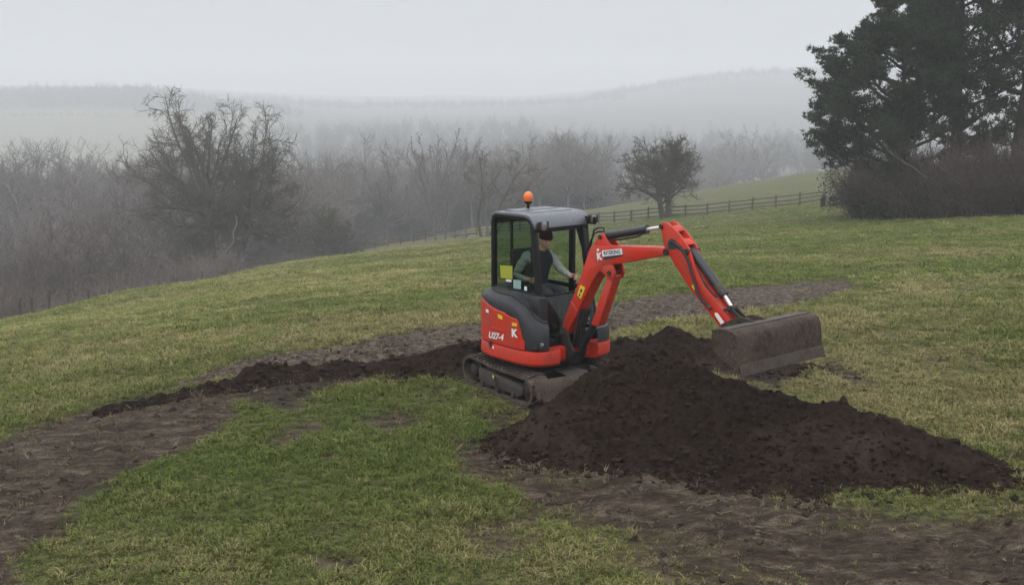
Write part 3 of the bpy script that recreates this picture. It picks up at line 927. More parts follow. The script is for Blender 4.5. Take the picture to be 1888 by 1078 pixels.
# black hood above the orange cover, right of the cab
hood_out = [(u, v) for u, v in densify(RIGHT, 4) if u <= 0.71]
rg = cover_rings(hood_out)
def hz(f, drop):
    def g(u, v):
        low = max(zb(u, v) + 0.004, 0.715)
        top = 1.365 - 0.10 * float(sstep(0.05, 0.50, np.float64(u))) - 0.22 * float(sstep(0.42, 0.72, np.float64(u)))
        return low + (top - low) * f - drop
    return g
mb = MB(T_UP)
mb.loft([rg(0.012, hz(0, 0)), rg(0.010, hz(0.35, 0)), rg(0.03, hz(0.62, 0)), rg(0.07, hz(0.83, 0)), rg(0.13, hz(0.96, 0)), rg(0.20, hz(1.0, 0)), rg(0.36, hz(1.0, -0.01)), ])
hood = mb.build('side_hood', MT['plastic'], EXC, 0, sharp=50)
# fill under the hood up to the cab wall
mb = MB(T_UP); mb.slab([(-0.55, -0.45), (0.45, -0.45), (0.45, -0.30), (-0.60, -0.30)], 0.70, 1.355); mb.build('hood_inner', MT['plastic'], hood, 0.02)
# left side and front body panels
mb = MB(T_UP); mb.loft([ring(LEFT, 0.01, 0.712) , ring(LEFT, 0.012, 0.86), ring(LEFT, 0.03, 0.90), ring(LEFT, 0.10, 0.905)], cap=False, closed=False)
mb.build('side_panel', MT['plastic'], EXC, 0)
mb = MB(T_UP); mb.slab([(-0.70, -0.30), (0.50, -0.30), (0.50, 0.66), (-0.70, 0.66)], 0.70, 0.80); mb.build('cab_floor', MT['black'], EXC, 0.01)

# ---- marks on the covers
def text_mesh(txt, size, extrude=0.0, shear=0.0, bold=0.0):
    cu = bpy.data.curves.new('lettering', 'FONT'); cu.body = txt; cu.size = size; cu.extrude = extrude; cu.shear = shear; cu.offset = bold
    cu.align_x = 'CENTER'; cu.align_y = 'CENTER'; cu.resolution_u = 3
    o = bpy.data.objects.new('lettering_source', cu); COL.objects.link(o)
    dg = bpy.context.evaluated_depsgraph_get(); dg.update()
    me = bpy.data.meshes.new_from_object(o.evaluated_get(dg))
    bpy.data.objects.remove(o, do_unlink=True)
    return me
def place_text(name, txt, size, T, c, tilt, mat, parent, shear=0.0, bold=0.0, sx=1.0):
    """lettering on a right hand face: reads along +u, faces -v"""
    me = text_mesh(txt, size, 0.001, shear, bold)
    M_ = T @ Matrix.Translation(Vector(c)) @ Matrix.Rotation(math.radians(tilt), 4, 'Y').inverted() @ Matrix.Rotation(math.radians(90), 4, 'X') @ Matrix.Scale(sx, 4, (1, 0, 0))
    me.transform(M_); me.materials.clear(); me.materials.append(mat)
    return link(name, me, parent)
def patch(name, T, poly, v, mat, parent, th=0.003):
    mb = MB(T); mb.prism(poly, v - th, v); return mb.build(name, mat, parent, 0, smooth=False)

place_text('model_lettering', 'U27-4', 0.115, T_UP, (-0.075, -0.7605, 0.815), 2, MT['white'], cover, 0.25, 0.004, 1.05)
place_text('badge_lettering', 'K', 0.135, T_UP, (0.305, -0.7620, 0.915), 3, MT['white'], cover, 0.0, 0.008, 1.15)
patch('warning_sticker', T_UP, [(-0.03, 1.12), (0.06, 1.11), (0.07, 1.06), (-0.02, 1.07)], -0.7600, MT['yellow'], cover)
patch('warning_sticker', T_UP, [(0.26, 1.05), (0.36, 1.055), (0.36, 1.015), (0.26, 1.01)], -0.7600, MT['yellow'], cover)
patch('white_sticker', T_UP, [(-0.29, 1.15), (-0.235, 1.14), (-0.235, 1.10), (-0.29, 1.11)], -0.7480, MT['white'], cover)
patch('cover_latch', T_UP, [(-0.24, 0.71), (-0.19, 0.74), (-0.14, 0.66), (-0.21, 0.64)], -0.7500, MT['steel'], cover)
patch('pale_sticker', T_UP, [(-0.15, 0.675), (-0.12, 0.67), (-0.12, 0.635), (-0.15, 0.64)], -0.7540, MT['white'], cover)
# raised crease of the cover and step marker
mb = MB(T_UP); mb.tube([(-0.16, -0.758, 0.925), (0.0, -0.762, 0.918), (0.10, -0.763, 0.92)], 0.006, 6); mb.build('cover_crease', MT['orange'], cover)
mb = MB(T_UP); mb.box((0.60, -0.66, 0.76), (0.10, 0.05, 0.05)); mb.build('step', MT['steel'], hood, 0.01)
mb = MB(T_UP); mb.lathe([(0.0, -0.02), (0.028, -0.015), (0.028, 0.015)], (0.66, -0.60, 0.80), 'v', 12); mb.build('work_light', MT['lens'], hood)

# ---- cab
VR, VL = -0.32, 0.66
side = [(-0.715, 1.34)] + [(-0.715, 2.24)] + arc(-0.60, 2.255, 0.115, 180, 90, 5)[1:] + [(-0.30, 2.378), (0.02, 2.385)] + [(0.085, 2.36), (0.145, 2.30), (0.185, 2.20), (0.235, 1.80), (0.30, 1.34), (0.42, 0.75)]
cab = None
for s, v in ((-1, VR), (1, VL)):
    mb = MB(T_UP)
    sd = side if s < 0 else [(-0.715, 0.80)] + side[1:]
    nrm = []
    rings = []
    n = len(sd)
    for i, p in enumerate(sd):
        a = Vector(sd[max(i - 1, 0)]); b = Vector(sd[min(i + 1, n - 1)]); d = (b - a).normalized(); nn = Vector((d.y, -d.x))
        w_in = 0.062 if i < n - 4 else 0.085
        q = Vector(p) + nn * w_in
        rings.append([(p[0], v + s * 0.0, p[1]), (p[0], v - s * 0.07, p[1]), (q.x, v - s * 0.07, q.y), (q.x, v + s * 0.0, q.y)])
    mb.loft(rings)
    mb.prism([(-0.715, 1.31), (0.36, 1.31), (0.35, 1.375), (-0.715, 1.375)], v - (0.06 if s > 0 else 0.0), v + (0.0 if s > 0 else 0.06))
    mb.prism([(-0.715, 0.80), (0.40, 0.80), (0.395, 0.86), (-0.715, 0.86)], v - (0.06 if s > 0 else 0.0), v + (0.0 if s > 0 else 0.06))
    fr = mb.build('cab_frame' if cab is None else 'cab_side', MT['black'], EXC if cab is None else cab, 0.012)
    if cab is None: cab = fr
# door post on the far side, rear window post, cross members
mb = MB(T_UP); mb.box((-0.10, VL - 0.035, 1.60), (0.085, 0.06, 1.55)); mb.build('door_post', MT['black'], cab, 0.01)
mb = MB(T_UP); mb.box((-0.705, 0.045, 1.85), (0.035, 0.035, 1.02)); mb.build('rear_window_post', MT['black'], cab, 0.006)
for c_, s_ in (((-0.69, 0.17, 1.335), (0.05, 0.96, 0.07)), ((-0.67, 0.17, 2.27), (0.05, 0.96, 0.10)), ((0.165, 0.17, 2.19), (0.05, 0.96, 0.045)), ((0.325, 0.17, 1.345), (0.03, 0.96, 0.028)), ((-0.10, VL - 0.035, 2.28), (0.9, 0.05, 0.10))):
    mb = MB(T_UP); mb.box(c_, s_); mb.build('cross_member', MT['black'], cab, 0.006)
mb = MB(T_UP); mb.slab([(-0.69, VR + 0.06), (-0.66, VR + 0.06), (-0.66, VL - 0.06), (-0.69, VL - 0.06)], 0.78, 1.31); mb.build('rear_wall', MT['black'], cab)
mb = MB(T_UP); mb.slab([(-0.62, VR + 0.005), (0.36, VR + 0.005), (0.34, VR + 0.03), (-0.62, VR + 0.03)], 0.80, 1.31); mb.build('lower_side_wall', MT['black'], cab)
# front corner plate with bolts
mb = MB(T_UP); mb.prism([(0.36, 1.36), (0.31, 1.36), (0.40, 0.70), (0.50, 0.70)], VR - 0.03, VR - 0.002); mb.build('front_corner_plate', MT['black'], cab, 0.006)
for (u, z) in ((0.35, 1.25), (0.37, 1.15), (0.40, 0.95), (0.43, 0.80)):
    mb = MB(T_UP); mb.lathe([(0.014, -0.012), (0.014, 0.0)], (u, VR - 0.03, z), 'v', 6); mb.build('bolt', MT['steel'], cab)
# left upper corner gusset
mb = MB(T_UP); mb.prism([(0.08, 2.34), (0.20, 2.22), (0.26, 1.85), (0.33, 1.45), (0.26, 1.45), (0.18, 1.90), (0.05, 2.20)], VL - 0.13, VL - 0.075); mb.build('front_post', MT['black'], cab, 0.01)

# roof
mb = MB(T_UP)
rp = [(-0.722, 2.22), (-0.715, 2.29), (-0.685, 2.35), (-0.62, 2.388), (-0.30, 2.402), (-0.05, 2.404), (0.06, 2.396), (0.115, 2.375), (0.165, 2.33), (0.205, 2.275), (0.222, 2.225), (0.205, 2.215), (0.17, 2.26), (0.10, 2.335), (0.0, 2.36), (-0.60, 2.355), (-0.67, 2.32), (-0.70, 2.22)]
mb.prism(rp, VR - 0.012, VL + 0.012)
roof = mb.build('roof', MT['roofgrey'], cab, 0.018, 3)
for (u0, u1, v0, v1) in ((-0.56, -0.30, -0.2, 0.54), (-0.24, -0.02, -0.2, 0.54)):
    mb = MB(T_UP); mb.slab([(u0, v0), (u1, v0), (u1, v1), (u0, v1)], 2.39, 2.412); mb.build('roof_panel', MT['roofgrey'], roof, 0.010, 3)
# glass
def pane(name, poly, v): 
    mb = MB(T_UP); mb.face([mb.vert((p[0], v, p[1])) for p in poly]); mb.build(name, MT['glass'], cab, smooth=False)
sg = [(-0.66, 1.37), (-0.66, 2.24), (-0.60, 2.32), (0.0, 2.325), (0.08, 2.28), (0.12, 2.19), (0.17, 1.80), (0.235, 1.37)]
pane('side_window', sg, VR + 0.03)
pane('side_window', [(-0.66, 0.86), (-0.66, 2.24), (-0.60, 2.32), (-0.15, 2.32), (-0.15, 0.86)], VL - 0.03)
mb = MB(T_UP); mb.face([mb.vert(p) for p in ((-0.70, VR + 0.06, 1.37), (-0.70, VL - 0.06, 1.37), (-0.70, VL - 0.06, 2.25), (-0.70, VR + 0.06, 2.25))]); mb.build('rear_window', MT['glass'], cab, smooth=False)
mb = MB(T_UP); mb.face([mb.vert(p) for p in ((0.40, VR + 0.06, 0.86), (0.40, VL - 0.06, 0.86), (0.315, VL - 0.06, 1.33), (0.315, VR + 0.06, 1.33))]); mb.build('lower_windscreen', MT['glass'], cab, smooth=False)
# stickers on the side glass
patch('yellow_sheet', T_UP, [(-0.545, 1.66), (-0.285, 1.68), (-0.285, 1.50), (-0.53, 1.49)], VR + 0.026, MT['ygreen'], cab)
patch('teal_sheet', T_UP, [(-0.234, 1.505), (-0.075, 1.515), (-0.075, 1.395), (-0.23, 1.388)], VR - 0.001, MT['teal'], cab)
patch('white_tag', T_UP, [(-0.41, 1.485), (-0.30, 1.492), (-0.30, 1.46), (-0.41, 1.455)], VR + 0.020, MT['white'], cab)
patch('white_tag', T_UP, [(-0.006, 1.444), (0.05, 1.446), (0.045, 1.39), (-0.006, 1.39)], VR - 0.001, MT['white'], cab)
# work lamps
def lamp(v, u, z):
    mb = MB(T_UP); mb.loft([[(u - 0.05, v - 0.05, z - 0.035), (u - 0.05, v + 0.05, z - 0.035), (u - 0.05, v + 0.05, z + 0.035), (u - 0.05, v - 0.05, z + 0.035)],
                            [(u + 0.05, v - 0.088, z - 0.057), (u + 0.05, v + 0.088, z - 0.057), (u + 0.05, v + 0.088, z + 0.057), (u + 0.05, v - 0.088, z + 0.057)]])
    mb.box((u - 0.06, v, z - 0.02), (0.05, 0.05, 0.05))
    L = mb.build('work_lamp', MT['black'], cab, 0.012)
    mb = MB(T_UP); mb.lathe([(0.045, 0.049), (0.062, 0.0515), (0.03, 0.058), (0.0, 0.059)], (u, v, z), 'u', 16); mb.build('lamp_lens', MT['lens'], L)
    mb = MB(T_UP); mb.box((u + 0.0515, v, z), (0.006, 0.13, 0.075)); mb.build('reflector', MT['tframe'], L, 0.004)
lamp(-0.265, 0.27, 2.275); lamp(0.625, 0.27, 2.30)
# beacon
mb = MB(T_UP); mb.lathe([(0.03, 2.40), (0.022, 2.405), (0.018, 2.46), (0.030, 2.47), (0.052, 2.49), (0.056, 2.51)], (-0.48, 0.15, 0), 'z', 18)
bc = mb.build('beacon', MT['black'], EXC)
mb = MB(T_UP); mb.lathe([(0.054, 2.51), (0.063, 2.53), (0.065, 2.565), (0.060, 2.60), (0.045, 2.625), (0.024, 2.638), (0.0, 2.641)], (-0.48, 0.15, 0), 'z', 20); mb.build('amber_lens', MT['amber'], bc)
# seat and controls
mb = MB(T_UP)
mb.box((-0.25, 0.16, 0.97), (0.42, 0.42, 0.34)); mb.box((-0.22, 0.16, 1.17), (0.50, 0.48, 0.10))
seat = mb.build('seat', MT['seat'], EXC, 0.03, 3)
mb = MB(T_UP); mb.box((-0.535, 0.16, 1.52), (0.11, 0.48, 0.68), Matrix.Rotation(math.radians(-9), 3, 'Y')); mb.build('seat_back', MT['seat'], seat, 0.05, 3)
mb = MB(T_UP); mb.box((-0.24, -0.17, 1.20), (0.48, 0.14, 0.34)); mb.build('control_console', MT['plastic'], seat, 0.03)
mb = MB(T_UP); mb.box((-0.10, 0.50, 1.15), (0.48, 0.12, 0.24)); mb.build('control_console', MT['plastic'], seat, 0.03)
for v, u in ((-0.10, -0.13), (0.40, 0.19)):
    mb = MB(T_UP); mb.tube([(u - 0.02, v, 1.25), (u, v, 1.40), (u + 0.01, v, 1.46)], [0.012, 0.012, 0.012], 8); mb.tube([(u + 0.005, v, 1.44), (u + 0.012, v, 1.50), (u + 0.015, v, 1.555)], [0.018, 0.023, 0.02], 10)
    mb.build('joystick', MT['black'], seat)
for v in (0.05, 0.14):
    mb = MB(T_UP); mb.tube([(0.29, v, 0.80), (0.27, v, 1.15), (0.22, v, 1.30), (0.20, v, 1.34)], 0.011, 7); mb.build('travel_lever', MT['steel'], seat)
mb = MB(T_UP); mb.box((0.20, 0.52, 1.36), (0.09, 0.12, 0.12)); mb.build('monitor', MT['black'], seat, 0.015)
mb = MB(T_UP); mb.slab([(0.36, -0.22), (0.50, -0.22), (0.50, 0.56), (0.36, 0.56)], 0.705, 0.84); mb.build('front_sill', MT['black'], EXC, 0.01)

# ---- swing bracket
mb = MB(T_BM)
for v in (-0.135, 0.095):
    mb.prism([(0.34, 0.50), (0.42, 0.46), (0.64, 0.47), (0.70, 0.58), (0.745, 0.66), (0.66, 0.76), (0.60, 0.91), (0.52, 0.945), (0.46, 0.89), (0.44, 0.72), (0.38, 0.62)], v, v + 0.04)
mb.prism([(0.30, 0.46), (0.64, 0.47), (0.66, 0.60), (0.42, 0.62), (0.30, 0.56)], -0.10, 0.10)
mb.lathe([(0.09, 0.40), (0.09, 0.68)], (0.42, 0, 0), 'z', 18)
br = mb.build('swing_bracket', MT['steel'], EXC, 0.012)
mb = MB(T_BM); mb.prism([(0.14, 0.53), (0.40, 0.58), (0.46, 0.56), (0.44, 0.47), (0.24, 0.44), (0.14, 0.46)], -0.26, -0.14); mb.build('swing_link', MT['steel'], br, 0.015)
mb = MB(T_BM); mb.lathe([(0.03, -0.155), (0.03, 0.155)], (0.535, 0, 0.885), 'v', 14); mb.build('foot_pin', MT['edge'], br)
mb = MB(T_UP); mb.tube([(0.36, -0.40, 0.565), (0.58, -0.34, 0.56)], 0.018, 10); mb.build('swing_rod', MT['chrome'], br)
for k in range(5):
    mb = MB(T_BM); o_ = (k - 2) * 0.035
    mb.tube([(0.50, o_, 0.62), (0.66 + 0.01 * k, o_, 0.74), (0.72, o_ * 1.1, 0.90), (0.74 + 0.012 * k, o_ * 0.8, 1.08), (0.80 + 0.02 * k, o_ * 0.6, 1.22)], 0.013, 6); mb.build('hose', MT['hose'], br)

# ---- boom
BOOM = [(0.476, 0.885), (0.490, 0.95), (0.518, 1.045), (0.681, 1.362), (0.841, 1.702), (0.967, 2.002), (0.995, 2.052), (1.036, 2.08), (1.434, 2.110), (1.88, 2.147), (2.166, 2.168), (2.235, 2.17), (2.282, 2.14), (2.270, 2.085), (2.213, 2.069),
        (1.884, 1.992), (1.589, 1.917), (1.324, 1.861), (1.227, 1.812), (1.131, 1.737), (1.033, 1.611), (0.816, 1.265), (0.736, 1.122), (0.62, 0.95), (0.57, 0.85), (0.515, 0.845)]
mb = MB(T_BM); mb.prism(BOOM, -0.098, 0.098)
boom = mb.build('boom', MT['orange'], EXC, 0.010, 2)
mb = MB(T_BM)
for v in (-0.088, 0.058):
    mb.prism([(1.04, 2.078), (1.07, 2.13), (1.13, 2.225), (1.17, 2.245), (1.215, 2.232), (1.25, 2.19), (1.31, 2.125), (1.39, 2.10)], v, v + 0.03)
mb.build('cylinder_bracket', MT['orange'], boom, 0.006)
mb = MB(T_BM)
for v in (-0.10, 0.065):
    mb.prism([(1.17, 1.77), (1.26, 1.855), (1.39, 1.87), (1.43, 1.76), (1.40, 1.69), (1.34, 1.675), (1.28, 1.71)], v, v + 0.035)
mb.build('cylinder_bracket', MT['orange'], boom, 0.008)
mb = MB(T_BM); mb.lathe([(0.032, -0.112), (0.032, 0.112)], (1.34, 0, 1.76), 'v', 12); mb.build('pin', MT['steel'], boom)
mb = MB(T_BM); mb.lathe([(0.030, -0.105), (0.030, 0.105)], (1.16, 0, 2.195), 'v', 12); mb.build('pin', MT['steel'], boom)
# weld seam of the cast foot
mb = MB(T_BM); mb.tube([(0.645, -0.099, 1.30), (0.70, -0.101, 1.265), (0.755, -0.099, 1.20)], 0.008, 6); mb.build('weld_seam', MT['orange'], boom)
# marks on the boom
patch('name_plate_back', T_BM, [(1.225, 1.985), (1.56, 2.055), (1.57, 2.000), (1.235, 1.915)], -0.0985, MT['ink_and_hole'], boom)
tl = math.degrees(math.atan2(0.064, 0.343))
sk = patch('name_plate', T_BM, [(1.205, 2.03), (1.548, 2.094), (1.565, 2.022), (1.222, 1.955)], -0.1018, MT['white'], boom)
place_text('plate_lettering', 'RITEKING', 0.068, T_BM, (1.385, -0.1058, 2.024), tl, MT['ink_and_hole'], boom, 0, 0.0015, 1.0)
place_text('boom_badge', 'K', 0.115, T_BM, (1.155, -0.0995, 1.948), 8, MT['white'], boom, 0, 0.007, 1.05)
patch('square_sticker', T_BM, [(1.115, 2.045), (1.15, 2.052), (1.15, 2.018), (1.115, 2.011)], -0.0985, MT['white'], boom)
yl = patch('warning_sticker', T_BM, [(0.825, 1.545), (0.912, 1.522), (0.832, 1.362), (0.765, 1.405)], -0.0985, MT['yellow'], boom)
patch('warning_print', T_BM, [(0.838, 1.50), (0.868, 1.49), (0.842, 1.44), (0.815, 1.455)], -0.1018, MT['ink_and_hole'], boom, 0.002)
patch('warning_print', T_BM, [(0.812, 1.435), (0.832, 1.425), (0.815, 1.39), (0.795, 1.405)], -0.1018, MT['ink_and_hole'], boom, 0.002)

# ---- hydraulic cylinders
def cylinder(name, a, b, c, r, rr, v=0.0, mat='cyl', dust=None):
    A, B, Cc = Vector((a[0], v, a[1])), Vector((b[0], v, b[1])), Vector((c[0], v, c[1]))
    d = (B - A).normalized()
    mb = MB(T_BM); mb.tube([A, A + d * 0.02, B - d * 0.05, B - d * 0.05, B], [r * 0.85, r, r, r * 1.12, r * 1.12], 16)
    o = mb.build(name, MT[mat], EXC, 0, sharp=50)
    mb = MB(T_BM); mb.tube([B - d * 0.03, Cc], rr, 12); mb.build('rod', MT['chrome'], o)
    mb = MB(T_BM); mb.lathe([(rr * 1.9, -0.05), (rr * 1.9, 0.05)], Cc, 'v', 14); mb.build('rod_eye', MT['steel'], o)
    return o
ac = cylinder('arm_cylinder', (1.10, 2.19), (1.875, 2.352), (2.16, 2.412), 0.050, 0.022)
mb = MB(T_BM); mb.tube([(1.32, -0.03, 2.175), (1.45, -0.04, 2.19), (1.75, -0.04, 2.255), (1.82, -0.02, 2.30)], 0.014, 7); mb.build('hydraulic_pipe', MT['hose'], ac)
cylinder('boom_cylinder', (0.72, 0.60), (1.12, 1.28), (1.34, 1.76), 0.045, 0.022, 0.0)
mb = MB(T_BM)
mb.prism([(1.27, 1.70), (1.37, 1.75), (1.40, 1.72), (1.13, 1.06), (1.08, 1.03), (0.99, 1.05)], -0.07, 0.07)
mb.build('cylinder_guard', MT['orange'], EXC, 0.012)

# ---- arm
ARM = [(2.179, 2.463), (2.156, 2.433), (2.20, 2.28), (2.249, 2.126), (2.31, 2.087), (2.577, 1.794), (2.767, 1.631), (2.976, 1.457), (3.136, 1.322), (3.19, 1.315), (3.225, 1.345), (3.241, 1.426), (3.172, 1.521), (3.036, 1.642), (2.852, 1.794),
       (2.709, 1.989), (2.64, 2.141), (2.598, 2.217), (2.515, 2.30), (2.418, 2.386), (2.275, 2.471), (2.22, 2.478)]
core = [(2.179, 2.40), (2.249, 2.126), (2.31, 2.092), (2.577, 1.80), (2.767, 1.637), (2.976, 1.463), (3.136, 1.328), (3.20, 1.42), (3.13, 1.515), (3.00, 1.635), (2.83, 1.775), (2.68, 1.965), (2.60, 2.11), (2.54, 2.18), (2.40, 2.32), (2.26, 2.42)]
mb = MB(T_BM)
mb.prism(ARM, -0.09, -0.058); mb.prism(ARM, 0.058, 0.09)
arm = mb.build('arm', MT['orange'], EXC, 0.006)
mb = MB(T_BM); mb.prism(core, -0.060, 0.060); mb.build('arm_box', MT['orange'], arm, 0.005)
for q in ((2.36, 2.405), (2.53, 2.265)):
    mb = MB(T_BM); mb.box((q[0], 0, q[1]), (0.10, 0.118, 0.025), Matrix.Rotation(math.radians(39), 3, 'Y')); mb.build('brace_plate', MT['orange'], arm, 0.004)
mb = MB(T_BM); mb.prism([(2.30, 2.16), (2.285, 2.22), (2.30, 2.27), (2.345, 2.295), (2.40, 2.28), (2.455, 2.225), (2.49, 2.16), (2.44, 2.185), (2.37, 2.165)], -0.0925, -0.0885); mb.build('painted_hose_hole', MT['ink_and_hole'], arm, smooth=False)  # flat black sheet on the side plate, painting in the darkness of a hole
mb = MB(T_BM); mb.tube([(2.32, -0.085, 2.25), (2.393, -0.112, 2.26), (2.512, -0.115, 2.20), (2.62, -0.115, 2.079), (2.705, -0.115, 1.886), (2.775, -0.115, 1.716), (2.86, -0.112, 1.62), (2.925, -0.10, 1.575)], 0.017, 8); mb.build('hose', MT['hose'], arm)
mb = MB(T_BM); mb.tube([(2.925, -0.10, 1.575), (2.97, -0.10, 1.545)], 0.024, 8); mb.build('hose_fitting', MT['edge'], arm)
for q in ((2.265, 2.125, 0.042), (2.59, 2.165, 0.034), (3.175, 1.37, 0.034), (2.18, 2.42, 0.028)):
    mb = MB(T_BM); mb.lathe([(q[2], -0.108), (q[2], 0.108)], (q[0], 0, q[1]), 'v', 16); mb.build('pin', MT['steel'], arm)
patch('warning_sticker', T_BM, [(2.712, 1.815), (2.672, 1.762), (2.792, 1.674)], -0.0905, MT['yellow'], arm)
patch('white_sticker', T_BM, [(3.03, 1.505), (3.07, 1.505), (3.185, 1.395), (3.165, 1.365), (3.13, 1.375), (3.03, 1.475)], -0.0905, MT['white'], arm)
bcyl = cylinder('bucket_cylinder', (2.60, 2.16), (3.085, 1.705), (3.215, 1.565), 0.052, 0.022)
mb = MB(T_BM); mb.tube([(2.98, 0, 1.806), (3.09, 0, 1.70)], 0.0545, 16); mb.build('dusty_sleeve', MT['edge'], bcyl)
mb = MB(T_BM); mb.tube([(2.72, -0.05, 1.96), (2.80, -0.062, 1.86), (2.95, -0.062, 1.72), (3.02, -0.05, 1.68)], 0.012, 7); mb.build('hydraulic_pipe', MT['hose'], bcyl)
mb = MB(T_BM)
for v in (-0.055, 0.035):
    mb.prism([(3.20, 1.59), (3.235, 1.58), (3.40, 1.475), (3.38, 1.44), (3.20, 1.545)], v, v + 0.02)
for v in (-0.082, 0.062):
    mb.prism([(3.06, 1.535), (3.09, 1.505), (3.235, 1.555), (3.22, 1.59)], v, v + 0.02)
mb.build('bucket_link', MT['steel'], EXC, 0.004)

# ---- wide grading bucket
BV0, BV1 = -0.70, 0.80
outer = [(3.50, 1.462), (3.60, 1.482), (3.70, 1.487), (3.775, 1.478), (3.820, 1.445), (3.848, 1.385), (3.860, 1.30), (3.872, 1.19), (3.885, 1.10), (3.898, 1.035)]
def offs(P, d):
    o = []
    for i in range(len(P)):
        a = Vector(P[max(i - 1, 0)]); b = Vector(P[min(i + 1, len(P) - 1)]); t = (b - a).normalized()
        o.append((P[i][0] - t.y * -d * -1, P[i][1] + t.x * -d))
    return o
inner = [(p[0] - 0.014 * (1 if i > 4 else 0.3), p[1] - 0.014 * (1 if i < 5 else 0.1)) for i, p in enumerate(outer)]
mb = MB(T_BM); mb.prism(outer + inner[::-1], BV0, BV1)
bucket = mb.build('bucket', MT['bucket'], EXC, 0.003, 1)
for v in (BV0 - 0.012, BV1):
    mb = MB(T_BM); mb.prism([(3.50, 1.462), (3.60, 1.482), (3.70, 1.487), (3.775, 1.478), (3.820, 1.445), (3.848, 1.385), (3.860, 1.30), (3.872, 1.19), (3.885, 1.10), (3.898, 1.035), (3.87, 1.06), (3.66, 1.150), (3.535, 1.225), (3.495, 1.30)], v, v + 0.012)
    mb.build('end_plate', MT['bucket'], bucket, 0.003, 1)
mb = MB(T_BM); mb.prism([(3.8855, 1.135), (3.899, 1.135), (3.921, 1.012), (3.905, 1.008)], BV0 - 0.006, BV1 + 0.006); mb.build('cutting_edge', MT['edge'], bucket, 0.003, 1)
mb = MB(T_BM); mb.prism([(3.50, 1.464), (3.62, 1.490), (3.70, 1.495), (3.70, 1.489), (3.60, 1.484)], BV0 + 0.02, BV1 - 0.02); mb.build('top_plate', MT['edge'], bucket)
for v in (-0.115, 0.093):
    mb = MB(T_BM); mb.prism([(3.14, 1.34), (3.20, 1.325), (3.50, 1.40), (3.66, 1.478), (3.60, 1.50), (3.42, 1.515), (3.36, 1.50), (3.20, 1.42), (3.14, 1.39)], v, v + 0.022); mb.build('bucket_ear', MT['bucket'], bucket, 0.004, 1)
mb = MB(T_BM); mb.lathe([(0.025, -0.12), (0.025, 0.12)], (3.385, 0, 1.46), 'v', 12); mb.build('pin', MT['steel'], bucket)
# slender hoses arching from cab corner to the boom
for k, (dv, h) in enumerate(((0.05, 2.25), (-0.02, 2.20))):
    mb = MB(T_BM); mb.tube([(0.60, 0.22 + dv, 1.9), (0.80, 0.16, h - 0.02), (0.95, 0.08, h + 0.03), (1.10, 0.03, h + 0.05), (1.13, 0.02, 2.20)], 0.012, 6); mb.build('boom_hose', MT['hose'], EXC)

